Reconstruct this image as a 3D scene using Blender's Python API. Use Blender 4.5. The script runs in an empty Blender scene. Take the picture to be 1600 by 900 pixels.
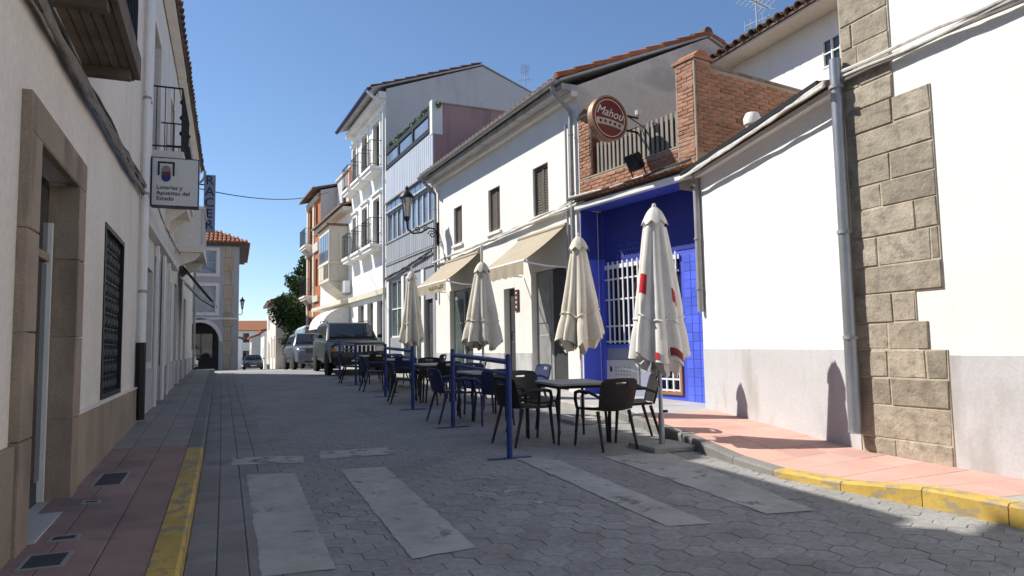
import bpy, math, random
from mathutils import Vector, Matrix
R_ = math.radians
random.seed(7)
scn = bpy.context.scene
col = scn.collection

# ------------------------------------------------------------------ camera, sky, sun, exposure
YAW, PITCH, ROLL, EYE = R_(21.55), R_(4.72), R_(1.0), 1.36
fw = Vector((math.sin(YAW)*math.cos(PITCH), math.cos(YAW)*math.cos(PITCH), math.sin(PITCH)))
rt = Vector((math.cos(YAW), -math.sin(YAW), 0)); up = rt.cross(fw)
r2 = rt*math.cos(ROLL) - up*math.sin(ROLL); u2 = up*math.cos(ROLL) + rt*math.sin(ROLL)
cd = bpy.data.cameras.new('camera'); cam = bpy.data.objects.new('camera', cd); col.objects.link(cam)
cd.sensor_width = 36; cd.lens = 1100/1600*36; cd.clip_start = .05; cd.clip_end = 3000
cam.matrix_world = Matrix(((r2.x, u2.x, -fw.x, 0), (r2.y, u2.y, -fw.y, 0), (r2.z, u2.z, -fw.z, EYE), (0, 0, 0, 1)))
scn.camera = cam
def project(p):
    v = Vector(p) - Vector((0, 0, EYE)); d = v.dot(fw)
    if d < .1: return None
    return 800 + 1100*v.dot(r2)/d, 450 - 1100*v.dot(u2)/d
SUN = Vector((-1, .81, 1.295)).normalized()
sl = bpy.data.lights.new('sun', 'SUN'); so = bpy.data.objects.new('sun', sl); col.objects.link(so)
sl.energy = 4.15; sl.angle = R_(.53); sl.color = (1, .945, .86)
so.location = SUN*60; so.rotation_euler = SUN.to_track_quat('Z', 'Y').to_euler()
w = bpy.data.worlds.new('World'); scn.world = w; w.use_nodes = True
nt = w.node_tree; bg = nt.nodes['Background']; sky = nt.nodes.new('ShaderNodeTexSky')
sky.sky_type = 'NISHITA'; sky.sun_disc = False
sky.sun_elevation = math.asin(SUN.z); sky.sun_rotation = math.atan2(SUN.x, SUN.y)
sky.altitude = 400; sky.air_density = 1.0; sky.dust_density = .2; sky.ozone_density = 5.0
nt.links.new(sky.outputs[0], bg.inputs[0]); bg.inputs[1].default_value = .09
scn.view_settings.view_transform = 'Standard'; scn.view_settings.look = 'None'
scn.view_settings.exposure = .70; scn.render.engine = "CYCLES"; scn.cycles.max_bounces = 16; scn.cycles.diffuse_bounces = 10; scn.view_settings.gamma = 1; scn.view_settings.use_curve_mapping = False

# ------------------------------------------------------------------ helpers
def gz(y):
    if y < 27: return .0225*y
    if y < 45: return .6075 - .02*(y-27)
    if y < 90: return .2475 - .026*(y-45)
    return -.9225
MATS = {}
def mat(name, c, rough=.8, var=.12, scale=2.5, bump=.15, bscale=60, rand=0., metal=0., stain=None, sscale=(1.2, 1.2, .25), samt=.5, thr=(.52, .7), spec=.3, fine=.06):
    """principled material: broad and fine noise in the colour, fine bump, optional stains of their own shape"""
    if name in MATS: return MATS[name]
    m = bpy.data.materials.new(name); m.use_nodes = True; n = m.node_tree.nodes; l = m.node_tree.links
    b = n['Principled BSDF']; b.inputs['Roughness'].default_value = rough; b.inputs['Metallic'].default_value = metal
    b.inputs['Specular IOR Level'].default_value = spec
    tc = n.new('ShaderNodeTexCoord')
    def noise(s, det=4, vec=None):
        t = n.new('ShaderNodeTexNoise'); t.inputs['Scale'].default_value = s; t.inputs['Detail'].default_value = det
        l.new(vec or tc.outputs['Object'], t.inputs['Vector']); return t
    def mapr(src, a, bb, c0, c1):
        r = n.new('ShaderNodeMapRange'); r.inputs[1].default_value = a; r.inputs[2].default_value = bb
        r.inputs[3].default_value = c0; r.inputs[4].default_value = c1; l.new(src, r.inputs[0]); return r.outputs[0]
    def mul(a, bb):
        k = n.new('ShaderNodeMath'); k.operation = 'MULTIPLY'; l.new(a, k.inputs[0]); l.new(bb, k.inputs[1]); return k.outputs[0]
    v = mapr(noise(scale).outputs['Fac'], .3, .7, 1-var, 1+var)
    if fine: v = mul(v, mapr(noise(scale*22, 3).outputs['Fac'], .3, .7, 1-fine, 1+fine))
    if rand:
        oi = n.new('ShaderNodeObjectInfo'); v = mul(v, mapr(oi.outputs['Random'], 0, 1, 1-rand, 1+rand))
    mx = n.new('ShaderNodeMix'); mx.data_type = 'RGBA'; mx.blend_type = 'MULTIPLY'; mx.inputs[0].default_value = 1
    mx.inputs[6].default_value = (*c, 1); l.new(v, mx.inputs[7]); out = mx.outputs[2]
    if stain:
        mp = n.new('ShaderNodeMapping'); mp.inputs['Scale'].default_value = sscale; l.new(tc.outputs['Object'], mp.inputs['Vector'])
        f = mapr(noise(1.6, 6, mp.outputs[0]).outputs['Fac'], thr[0], thr[1], 0, samt)
        m2 = n.new('ShaderNodeMix'); m2.data_type = 'RGBA'; l.new(f, m2.inputs[0]); l.new(out, m2.inputs[6])
        m2.inputs[7].default_value = (*stain, 1); out = m2.outputs[2]
    l.new(out, b.inputs['Base Color'])
    if bump:
        bp = n.new('ShaderNodeBump'); bp.inputs['Strength'].default_value = bump; bp.inputs['Distance'].default_value = .01
        l.new(noise(bscale, 5).outputs['Fac'], bp.inputs['Height']); l.new(bp.outputs[0], b.inputs['Normal'])
    MATS[name] = m; return m
def glass(name, c=(.02, .025, .03), rough=.04):
    if name in MATS: return MATS[name]
    m = mat(name, c, rough, .3, 1.2, .02, 3, spec=.8, fine=0); return m

M = dict(
 plaster=mat('white plaster', (.80, .79, .75), .9, .03, 1.2, .06, 45, stain=(.62, .59, .53), samt=.35, thr=(.55, .8)),
 plaster_s=mat('aged off-white plaster', (.81, .745, .665), .9, .06, .8, .2, 40, stain=(.60, .56, .50), samt=.5, thr=(.52, .78)),
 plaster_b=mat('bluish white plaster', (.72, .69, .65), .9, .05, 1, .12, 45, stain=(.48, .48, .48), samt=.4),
 dado=mat('grey painted dado', (.50, .50, .51), .85, .06, 1.5, .12, 50, stain=(.36, .35, .33), samt=.75, sscale=(1.8, 1.8, .6), thr=(.5, .66)),
 gable=mat('weathered beige render', (.74, .655, .56), .95, .05, .7, .2, 35, stain=(.42, .38, .33), samt=.6, sscale=(.5, .5, .9), thr=(.54, .68)),
 gable2=mat('pale grey render', (.56, .545, .545), .95, .04, .6, .12, 35, stain=(.38, .38, .39), samt=.5),
 pink=mat('dusky pink render', (.42, .27, .26), .95, .08, .8, .2, 35, stain=(.25, .16, .15), samt=.7, sscale=(2.5, 2.5, .25)),
 stone=mat('granite ashlar', (.325, .285, .225), .92, .2, 6, .9, 30, rand=.2, stain=(.17, .155, .13), samt=.6, sscale=(6, 6, 9), thr=(.52, .66), fine=.26),
 stonebase=mat('pale mortar', (.47, .41, .32), .95, .15, 6, .6, 30),
 granite=mat('brown granite surround', (.34, .27, .21), .9, .14, 3, .35, 60, rand=.08, stain=(.14, .115, .095), samt=.55, sscale=(3, 3, .8), fine=.14),
 slab=mat('stone plinth slab', (.36, .295, .225), .92, .12, 2, .3, 50, rand=.1, stain=(.20, .16, .12), samt=.5),
 brick=mat('red brick', (.37, .19, .12), .92, .18, 9, .5, 70, rand=.25, stain=(.36, .27, .21), samt=.35, sscale=(6, 6, 6), fine=.15),
 brickjoint=mat('brick mortar', (.39, .32, .25), .95, .12, 8, .4, 60),
 bluewall=mat('ultramarine paint', (.085, .125, .62), .65, .07, 2, .1, 40, stain=(.04, .055, .40), samt=.4),
 bluetile=mat('blue glazed tile', (.11, .165, .76), .3, .06, 3, .05, 30, rand=.13, spec=.5),
 bluemetal=mat('navy barrier paint', (.022, .05, .22), .45, .12, 6, .08, 60, stain=(.05, .05, .09), samt=.5, sscale=(9, 9, 9)),
 whitemetal=mat('white painted metal', (.80, .80, .79), .5, .04, 5, .05, 60),
 steel=mat('galvanised pipe', (.38, .40, .43), .38, .12, 4, .06, 30, metal=.75),
 zinc=mat('grey zinc', (.34, .34, .34), .55, .14, 4, .08, 30, metal=.3),
 black=mat('black iron', (.015, .015, .017), .5, .1, 6, .1, 60),
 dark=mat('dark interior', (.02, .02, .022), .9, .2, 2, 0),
 darkdoor=mat('dark grey door', (.055, .055, .06), .55, .15, 3, .08, 30, stain=(.09, .085, .08), samt=.4),
 brownwood=mat('brown shutter wood', (.13, .105, .085), .7, .16, 8, .2, 60, rand=.1),
 balcwood=mat('dark balcony timber', (.155, .125, .10), .85, .2, 4, .35, 40, rand=.15, stain=(.05, .045, .04), samt=.6, sscale=(3, .5, 3)),
 canvas=mat('beige awning canvas', (.385, .335, .25), .9, .05, 2, .15, 120, stain=(.31, .265, .195), samt=.4, sscale=(2, 2, 2)),
 umbrella=mat('cream umbrella canvas', (.69, .645, .55), .92, .06, 3, .2, 120, stain=(.47, .40, .30), samt=.5, sscale=(3, 3, 1.2)),
 umbrella_w=mat('off-white umbrella canvas', (.72, .70, .665), .92, .05, 3, .2, 120, stain=(.50, .46, .42), samt=.45, sscale=(3, 3, 1)),
 red=mat('red print', (.50, .022, .03), .8, .1, 6, .1, 90),
 redbrown=mat('dark red print', (.26, .05, .045), .8, .1, 6, .1, 90),
 chair=mat('charcoal resin', (.021, .020, .019), .48, .12, 5, .1, 90),
 chair_n=mat('navy resin', (.022, .034, .105), .5, .12, 5, .1, 90),
 tabletop=mat('grey table top', (.36, .35, .34), .4, .08, 4, .05, 60),
 concrete=mat('concrete', (.33, .32, .30), .9, .1, 3, .3, 60),
 paver=mat('grey concrete paver', (.30, .294, .285), .9, .10, 1.1, .5, 70, rand=.10, stain=(.17, .165, .155), samt=.5, sscale=(1.1, 1.1, 1.1), fine=.16),
 joint=mat('paver joint sand', (.235, .228, .216), .95, .15, 4, .3, 70),
 strip=mat('granite gutter slab', (.255, .245, .232), .88, .1, 2, .35, 60, rand=.08, stain=(.10, .10, .10), samt=.4),
 kerb=mat('grey kerb granite', (.20, .195, .185), .88, .12, 3, .4, 60, rand=.08),
 kerbtop=mat('pale kerb granite', (.42, .41, .38), .88, .12, 3, .3, 60, rand=.06),
 yellow=mat('worn yellow paint', (.52, .355, .085), .75, .14, 4, .25, 60, rand=.05, stain=(.27, .24, .18), samt=.8, sscale=(8, 4, 8), thr=(.49, .6)),
 redtile=mat('dull red paving tile', (.33, .225, .20), .9, .10, 2, .25, 70, rand=.08, stain=(.15, .12, .115), samt=.5, sscale=(1.5, 1.5, 1.5)),
 pinktile=mat('pink paving tile', (.56, .33, .275), .88, .1, 2.2, .25, 70, rand=.09, stain=(.44, .33, .29), samt=.5, sscale=(2, 2, 2)),
 greytile=mat('grey paving slab', (.30, .28, .255), .9, .1, 1.4, .25, 70, rand=.07, stain=(.15, .15, .15), samt=.4, sscale=(1.5, 1.5, 1.5)),
 paletile=mat('pale paving slab', (.40, .39, .37), .9, .1, 1.4, .25, 70, rand=.07),
 marble=mat('pale door step', (.55, .54, .51), .6, .08, 3, .1, 40),
 rooftile=mat('terracotta roof tile', (.40, .155, .075), .9, .2, 5, .3, 60, rand=.25, stain=(.19, .15, .11), samt=.5, sscale=(5, 5, 5)),
 oldtile=mat('old brown roof tile', (.20, .125, .09), .92, .25, 5, .4, 60, rand=.25, stain=(.08, .075, .065), samt=.6, sscale=(5, 5, 5)),
 cladding=mat('grey-blue metal cladding', (.47, .51, .57), .5, .04, 1.5, .05, 30, rand=.05),
 cladding2=mat('grey ribbed cladding', (.36, .38, .41), .55, .05, 1.5, .05, 30, rand=.08),
 orange=mat('orange facing', (.42, .145, .06), .9, .1, 3, .2, 50),
 cream=mat('cream wall paint', (.62, .57, .47), .9, .05, 1.5, .1, 50),
 leaf=mat('leaf green', (.052, .092, .026), .7, .35, 2.2, 0, rand=0, fine=.2),
 leaf2=mat('fresh hedge green', (.12, .18, .05), .7, .3, 5, 0, fine=.2),
 bark=mat('bark', (.10, .075, .055), .95, .2, 6, .6, 40),
 cable=mat('black cable', (.05, .045, .042), .7, .2, 8, .2, 60),
 cable_g=mat('grey cable', (.25, .235, .215), .8, .2, 8, .2, 60),
 cable_w=mat('white painted cable', (.72, .70, .66), .85, .1, 9, .3, 50, stain=(.3, .27, .24), samt=.5, sscale=(6, 6, 6)),
 glass=glass('dark window glass'), shopglass=glass('green shop glass', (.085, .115, .105)), skyglass=glass('pale window glass', (.16, .20, .26)),
 signwhite=mat('white sign face', (.62, .62, .61), .4, .03, 2, 0), signblue=mat('navy sign edge', (.02, .025, .10), .4, .05, 3, 0),
 ink=mat('black lettering', (.02, .02, .025), .6, 0, 2, 0), inkgrey=mat('faded grey lettering', (.40, .41, .46), .7, 0, 2, 0),
 white=mat('white print', (.72, .70, .66), .6, .04, 4, 0), signred=mat('red sign enamel', (.15, .016, .018), .3, .08, 4, .02, 30, spec=.5),
 rust=mat('bronze sign rim', (.34, .20, .13), .45, .15, 6, .08, 40, metal=.3),
 tyre=mat('tyre rubber', (.018, .018, .018), .85, .1, 8, .2, 80), rim=mat('alloy rim', (.45, .45, .46), .35, .05, 4, 0, metal=.8),
 carwhite=mat('white car paint', (.72, .72, .72), .25, .02, 3, 0, spec=.6), carsilver=mat('silver car paint', (.15, .165, .195), .28, .03, 3, 0, metal=.5, spec=.6),
 carolive=mat('dark grey-green car paint', (.035, .045, .046), .3, .03, 3, 0, metal=.0, spec=.4), carblack=mat('black car paint', (.015, .016, .02), .22, .03, 3, 0, spec=.6),
 plastic=mat('black car plastic', (.025, .025, .027), .65, .05, 6, .05, 60), lamp=glass('headlamp glass', (.45, .45, .46), .1), amber=mat('amber lens', (.55, .16, .03), .3, .05, 5, 0),
 chrome=mat('chrome trim', (.55, .56, .58), .2, .03, 5, 0, metal=.9), frost=mat('frosted lantern glass', (.50, .48, .44), .35, .04, 5, 0),
 crest_g=mat('grey crest print', (.22, .22, .20), .6, 0, 2, 0), crest_r=mat('maroon crest print', (.18, .04, .05), .6, 0, 2, 0), crest_b=mat('blue crest print', (.035, .04, .16), .6, 0, 2, 0),
)
def worn_paint():
    m = bpy.data.materials.new('worn white road paint'); m.use_nodes = True; n = m.node_tree.nodes; l = m.node_tree.links
    b = n['Principled BSDF']; b.inputs['Roughness'].default_value = .85; b.inputs['Specular IOR Level'].default_value = .2
    tc = n.new('ShaderNodeTexCoord')
    t = n.new('ShaderNodeTexNoise'); t.inputs['Scale'].default_value = 3; t.inputs['Detail'].default_value = 9; t.inputs['Roughness'].default_value = .68
    l.new(tc.outputs['Object'], t.inputs['Vector'])
    cr = n.new('ShaderNodeValToRGB'); l.new(t.outputs['Fac'], cr.inputs[0])
    cr.color_ramp.elements[0].position = .38; cr.color_ramp.elements[0].color = (.36, .35, .33, 1)
    cr.color_ramp.elements[1].position = .60; cr.color_ramp.elements[1].color = (.47, .46, .43, 1)
    l.new(cr.outputs[0], b.inputs['Base Color'])
    at = n.new('ShaderNodeAttribute'); at.attribute_type = 'OBJECT'; at.attribute_name = 'wear'
    t2 = n.new('ShaderNodeTexNoise'); t2.inputs['Scale'].default_value = 5; t2.inputs['Detail'].default_value = 8; t2.inputs['Roughness'].default_value = .7
    l.new(tc.outputs['Object'], t2.inputs['Vector'])
    g = n.new('ShaderNodeMath'); g.operation = 'SUBTRACT'; l.new(t2.outputs['Fac'], g.inputs[0]); l.new(at.outputs['Fac'], g.inputs[1])
    mr = n.new('ShaderNodeMapRange'); mr.inputs[1].default_value = -.06; mr.inputs[2].default_value = .06; l.new(g.outputs[0], mr.inputs[0])
    l.new(mr.outputs[0], b.inputs['Alpha'])
    return m
M['paint'] = worn_paint()

ORG = {}
def new_obj(name, data, parent=None, kind=None):
    o = bpy.data.objects.new(name, data); col.objects.link(o)
    if parent is not None: o.parent = parent; ORG[o.name] = ORG.get(parent.name, Vector((0, 0, 0)))
    if kind: o['kind'] = kind
    return o
def tag(o, label, cat, group=None):
    o['label'] = label; o['category'] = cat
    if group: o['group'] = group
    return o
def thing(name, label, cat, loc=(0, 0, 0), group=None):
    o = bpy.data.objects.new(name, None); col.objects.link(o); o.location = loc; o.empty_display_size = .2
    ORG[o.name] = Vector(loc); return tag(o, label, cat, group)
class MB:
    def __init__(s): s.v = []; s.f = []
    def add(s, vs, fs):
        k = len(s.v); s.v += [tuple(p) for p in vs]; s.f += [tuple(i+k for i in f) for f in fs]; return s
    def quad(s, a, b, c, d): return s.add([a, b, c, d], [(0, 1, 2, 3)])
    def poly(s, pts): return s.add(pts, [tuple(range(len(pts)))])
    def box(s, F, u0, u1, v0, v1, z0, z1, skip=''):
        p = [F(u, v, z) for z in (z0, z1) for v in (v0, v1) for u in (u0, u1)]
        fs = dict(b=(0, 2, 3, 1), t=(4, 5, 7, 6), n=(0, 1, 5, 4), f=(2, 6, 7, 3), l=(0, 4, 6, 2), r=(1, 3, 7, 5))
        return s.add(p, [f for k, f in fs.items() if k not in skip])
    def cbox(s, F, u0, u1, v0, v1, z0, z1, c=.008, jit=0.):
        """a piece set into a wall: front face at v1 with chamfered edges, sides back to v0"""
        j = lambda: random.uniform(-jit, jit)
        o = [(u0+j(), z0+j()), (u1+j(), z0+j()), (u1+j(), z1+j()), (u0+j(), z1+j())]
        cu, cz = (u0+u1)/2, (z0+z1)/2
        i = [(u+(c if u < cu else -c), z+(c if z < cz else -c)) for u, z in o]
        p = [F(u, v0, z) for u, z in o] + [F(u, v1-c, z) for u, z in o] + [F(u, v1+j()*.6, z) for u, z in i]
        fs = [(8, 9, 10, 11)]
        for k in range(4):
            q = (k+1) % 4; fs += [(k, q, 4+q, 4+k), (4+k, 4+q, 8+q, 8+k)]
        return s.add(p, fs)
    def prism(s, F, pts, v0, v1):
        """polygon in (u,z), extruded from v0 to v1"""
        n = len(pts); p = [F(u, v0, z) for u, z in pts] + [F(u, v1, z) for u, z in pts]
        return s.add(p, [tuple(range(n)), tuple(range(2*n-1, n-1, -1))] + [(i, (i+1) % n, n+(i+1) % n, n+i) for i in range(n)])
    def tube(s, pts, r, n=8, cap=True):
        pts = [Vector(p) for p in pts]; rs = r if isinstance(r, (list, tuple)) else [r]*len(pts)
        k = len(s.v); prev = None
        for i, p in enumerate(pts):
            t = (pts[min(i+1, len(pts)-1)] - pts[max(i-1, 0)]).normalized()
            if prev is None: a = t.orthogonal().normalized()
            else:
                a = prev - t*prev.dot(t); a = a.normalized() if a.length > 1e-6 else t.orthogonal().normalized()
            prev = a; b = t.cross(a)
            for j in range(n):
                q = 2*math.pi*j/n; s.v.append(tuple(p + (a*math.cos(q) + b*math.sin(q))*rs[i]))
        for i in range(len(pts)-1):
            for j in range(n):
                s.f.append((k+i*n+j, k+i*n+(j+1) % n, k+(i+1)*n+(j+1) % n, k+(i+1)*n+j))
        if cap:
            s.f.append(tuple(k+j for j in range(n))[::-1]); s.f.append(tuple(k+(len(pts)-1)*n+j for j in range(n)))
        return s
    def lathe(s, prof, c=(0, 0, 0), n=16, axis='z'):
        k = len(s.v); c = Vector(c)
        for r, z in prof:
            for j in range(n):
                q = 2*math.pi*j/n; a, b = r*math.cos(q), r*math.sin(q)
                s.v.append(tuple(c + (Vector((a, b, z)) if axis == 'z' else Vector((z, a, b)) if axis == 'x' else Vector((a, z, b)))))
        for i in range(len(prof)-1):
            for j in range(n): s.f.append((k+i*n+j, k+i*n+(j+1) % n, k+(i+1)*n+(j+1) % n, k+(i+1)*n+j))
        if prof[0][0] > 1e-5: s.f.append(tuple(k+j for j in range(n)))
        if prof[-1][0] > 1e-5: s.f.append(tuple(k+(len(prof)-1)*n+j for j in range(n)))
        return s
    def mesh(s, name, m, smooth=False, off=None, fix=True):
        me = bpy.data.meshes.new(name)
        vs = s.v if off is None else [(x-off.x, y-off.y, z-off.z) for x, y, z in s.v]
        me.from_pydata(vs, [], s.f); me.materials.append(m)
        if fix and len(s.f) < 60000:
            import bmesh
            b = bmesh.new(); b.from_mesh(me); bmesh.ops.recalc_face_normals(b, faces=b.faces); b.to_mesh(me); b.free()
        if smooth:
            me.polygons.foreach_set('use_smooth', [True]*len(me.polygons))
            try: me.set_sharp_from_angle(angle=R_(40))
            except Exception: pass
        me.update(); return me
    def build(s, name, m, parent=None, smooth=False, kind=None, label=None, fix=True):
        off = ORG.get(parent.name) if parent is not None else None
        o = new_obj(name, s.mesh(name, m, smooth, off, fix), parent, kind)
        if label: o['label'] = label
        return o
def ident(u, v, z): return Vector((u, v, z))
class Fac:
    """a facade: u along it (away from the camera), v out towards the street, z up"""
    def __init__(s, P, Q, side):
        s.P = Vector((*P, 0)); d = Vector((*Q, 0)) - s.P; s.L = d.length; s.u = d/s.L
        s.n = Vector((-s.u.y, s.u.x, 0)) if side > 0 else Vector((s.u.y, -s.u.x, 0))
        s.side = side; s.ang = math.atan2(s.u.y, s.u.x)
    def __call__(s, u, v, z): return s.P + s.u*u + s.n*v + Vector((0, 0, z))
    def base(s, u=None): p = s(s.L/2 if u is None else u, 0, 0); return (p.x, p.y, gz(p.y))
def wall_front(mb, F, u0, u1, z0, z1, holes, d=.18, v=0.):
    us = sorted({u0, u1, *[h[0] for h in holes], *[h[1] for h in holes]}); zs = sorted({z0, z1, *[h[2] for h in holes], *[h[3] for h in holes]})
    for a, b in zip(us, us[1:]):
        for c, e in zip(zs, zs[1:]):
            mu, mz = (a+b)/2, (c+e)/2
            if any(h[0] < mu < h[1] and h[2] < mz < h[3] for h in holes): continue
            mb.quad(F(a, v, c), F(b, v, c), F(b, v, e), F(a, v, e))
    for a, b, c, e in holes:
        mb.quad(F(a, v, c), F(a, v, e), F(a, v-d, e), F(a, v-d, c)); mb.quad(F(b, v, c), F(b, v, e), F(b, v-d, e), F(b, v-d, c))
        mb.quad(F(a, v, e), F(b, v, e), F(b, v-d, e), F(a, v-d, e)); mb.quad(F(a, v, c), F(b, v, c), F(b, v-d, c), F(a, v-d, c))
def shell(mb, F, u0, u1, z0, z1, depth, ridge=None, rv=None):
    """side walls (gables when ridge is given) and back wall of a house"""
    for u in (u0, u1):
        if ridge: mb.poly([F(u, 0, z0), F(u, 0, z1), F(u, -rv, ridge), F(u, -depth, z1+(ridge-z1)*max(0, 1-(depth-rv)/rv)), F(u, -depth, z0)])
        else: mb.poly([F(u, 0, z0), F(u, 0, z1), F(u, -depth, z1), F(u, -depth, z0)])
    zb = z1+(ridge-z1)*max(0, 1-(depth-rv)/rv) if ridge else z1
    mb.quad(F(u0, -depth, z0), F(u1, -depth, z0), F(u1, -depth, zb), F(u0, -depth, zb))
def roof_slab(mb, F, u0, u1, va, za, vb, zb, t=.08):
    p = [F(u, v, z+dz) for u in (u0, u1) for v, z in ((va, za), (vb, zb)) for dz in (0, t)]
    mb.add(p, [(0, 1, 3, 2), (4, 6, 7, 5), (0, 4, 5, 1), (2, 3, 7, 6), (1, 5, 7, 3), (0, 2, 6, 4)])
def tile_rows(mb, F, u0, u1, va, za, vb, zb, pitch=.22, r=.09, rows=1, seg=5, t=.07):
    """barrel tiles running up a slope from the eave (va,za) to (vb,zb)"""
    n = int((u1-u0)/pitch)
    for i in range(n+1):
        uc = u0 + i*(u1-u0)/max(n, 1)
        for k in range(rows):
            f0, f1 = k/rows, (k+1.08)/rows
            P = []
            for f, rr, dz in ((f0, r, .035), (min(f1, 1), r*.82, 0)):
                v, z = va+(vb-va)*f, za+(zb-za)*f + t + dz
                for j in range(seg+1):
                    q = math.pi*j/seg; P.append(F(uc - rr*math.cos(q), v, z + rr*math.sin(q)*.8))
            m = seg+1; fs = [(j, j+1, m+j+1, m+j) for j in range(seg)]
            if k == 0: fs.append(tuple(range(m)))
            mb.add(P, fs)
def tile_piece_mesh(r=.095, L=.45):
    mb = MB(); seg = 6
    P = []
    for y, rr, dz in ((0, r, 0), (L, r*.82, -.01)):
        for k2 in (0, 1):
            ro = rr if k2 == 0 else rr-.018
            for j in range(seg+1):
                q = math.pi*j/seg; P.append((-ro*math.cos(q), y, ro*math.sin(q)*.85+dz))
    m = seg+1; fs = []
    for j in range(seg):
        fs += [(j, j+1, 2*m+j+1, 2*m+j), (m+j, 3*m+j, 3*m+j+1, m+j+1), (j, m+j, m+j+1, j+1)]
    mb.add(P, fs); return mb
def text(name, body, size, m, parent, loc, rot, depth=.004, align='CENTER', shear=0., sx=1.):
    c = bpy.data.curves.new(name, 'FONT'); c.body = body; c.size = size; c.extrude = depth; c.align_x = align; c.align_y = 'CENTER'; c.shear = shear
    c.space_line = .95; c.resolution_u = 3
    t = bpy.data.objects.new(name, c); col.objects.link(t)
    bpy.context.view_layer.update()
    me = bpy.data.meshes.new_from_object(t.evaluated_get(bpy.context.evaluated_depsgraph_get()))
    bpy.data.objects.remove(t); me.materials.clear(); me.materials.append(m)
    o = new_obj(name, me, parent); o.location = Vector(loc) - ORG.get(parent.name, Vector((0, 0, 0))); o.rotation_euler = rot; o.scale = (sx, 1, 1)
    return o
def piece(name, me, parent, loc, rotz=0., rot=None):
    o = new_obj(name, me, parent); o.location = Vector(loc) - ORG.get(parent.name, Vector((0, 0, 0)))
    o.rotation_euler = rot or (0, 0, rotz); return o
def children(o): return [c for c in bpy.data.objects if c.parent == o]
def copy_tree(o, kids, parent=None):
    c = o.copy(); col.objects.link(c)
    if parent: c.parent = parent
    for k in kids.get(o.name, []): copy_tree(k, kids, c)
    return c
def kidmap():
    d = {}
    for o in bpy.data.objects:
        if o.parent: d.setdefault(o.parent.name, []).append(o)
    return d
def lerp(tab, y):
    if y <= tab[0][0]: return tab[0][1]
    for (a, p), (b, q) in zip(tab, tab[1:]):
        if y <= b: return p + (q-p)*(y-a)/(b-a)
    return tab[-1][1]
def window(F, house, u0, u1, z0, z1, v, frame='whitemetal', pane='glass', t=.05, cross=(1, 1), name='window', label=None):
    """a window set at depth v: frame (the part), pane and glazing bars (sub-parts)"""
    fr = MB()
    for a, b, c, e in ((u0, u1, z0, z0+t), (u0, u1, z1-t, z1), (u0, u0+t, z0+t, z1-t), (u1-t, u1, z0+t, z1-t)): fr.box(F, a, b, v-.03, v+.03, c, e)
    w_ = fr.build(name, M[frame], house, label=label)
    MB().box(F, u0+t, u1-t, v-.025, v-.015, z0+t, z1-t).build('pane', M[pane], w_)
    for i in range(1, cross[0]+1):
        u = u0+(u1-u0)*i/(cross[0]+1); MB().box(F, u-t*.4, u+t*.4, v-.014, v+.024, z0+t, z1-t).build('glazing_bar', M[frame], w_)
    for i in range(1, cross[1]+1):
        z = z0+(z1-z0)*i/(cross[1]+1); MB().box(F, u0+t, u1-t, v-.014, v+.02, z-t*.35, z+t*.35).build('glazing_bar', M[frame], w_)
    return w_
def door(F, house, u0, u1, z0, z1, v, m='darkdoor', panels=2, handle=True, glassy=None):
    d = MB().box(F, u0, u1, v-.05, v, z0, z1).build('door', M[m], house)
    h = (z1-z0)/panels; wd = u1-u0
    for i in range(panels):
        MB().cbox(F, u0+wd*.14, u1-wd*.14, v+.001, v+.016, z0+h*i+h*.1, z0+h*(i+1)-h*.1, .01).build('panel' if not glassy else 'pane', M[glassy or m], d)
    if handle: MB().tube([F(u0+wd*.08, v+.002, z0+1), F(u0+wd*.08, v+.05, z0+1), F(u0+wd*.08, v+.05, z0+1.12)], .012, 6).build('handle', M['chrome'], d)
    return d
def shutters(F, house, u0, u1, z0, z1, v):
    """a window filled by two louvred shutter leaves: frame > leaf"""
    fr = MB()
    for a, b, c, e in ((u0-.03, u1+.03, z0-.03, z0), (u0-.03, u1+.03, z1, z1+.03), (u0-.03, u0, z0, z1), (u1, u1+.03, z0, z1)): fr.box(F, a, b, v-.06, v+.03, c, e)
    w_ = fr.build('window', M['brownwood'], house); mid = (u0+u1)/2
    for a, b in ((u0+.005, mid-.004), (mid+.004, u1-.005)):
        lf = MB()
        for c, e, p, q in ((a, a+.045, z0+.005, z1-.005), (b-.045, b, z0+.005, z1-.005), (a+.045, b-.045, z0+.005, z0+.07), (a+.045, b-.045, z1-.07, z1-.005)): lf.box(F, c, e, v-.03, v+.01, p, q)
        n = 16
        for i in range(n):
            z = z0+.08+(z1-z0-.16)*i/n; dz = (z1-z0-.16)/n
            lf.add([F(a+.045, v-.02, z+dz*.95), F(b-.045, v-.02, z+dz*.95), F(b-.045, v+.005, z), F(a+.045, v+.005, z)], [(0, 1, 2, 3)])
        lf.build('shutter', M['brownwood'], w_)
    MB().box(F, u0-.08, u1+.08, v-.02, .06, z0-.10, z0-.031).build('sill', M['plaster'], w_)
    return w_
def wobble_line(F, us, v, z0, z1, amp=.02, sag=.0, seed=0, n=None):
    rnd = random.Random(seed); out = []; n = n or max(6, int(abs(us[1]-us[0])/.35))
    for i in range(n+1):
        f = i/n; out.append(F(us[0]+(us[1]-us[0])*f, v+rnd.uniform(-amp, amp)*.5, z0+(z1-z0)*f + rnd.uniform(-amp, amp) - sag*4*f*(1-f)))
    return out

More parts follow.
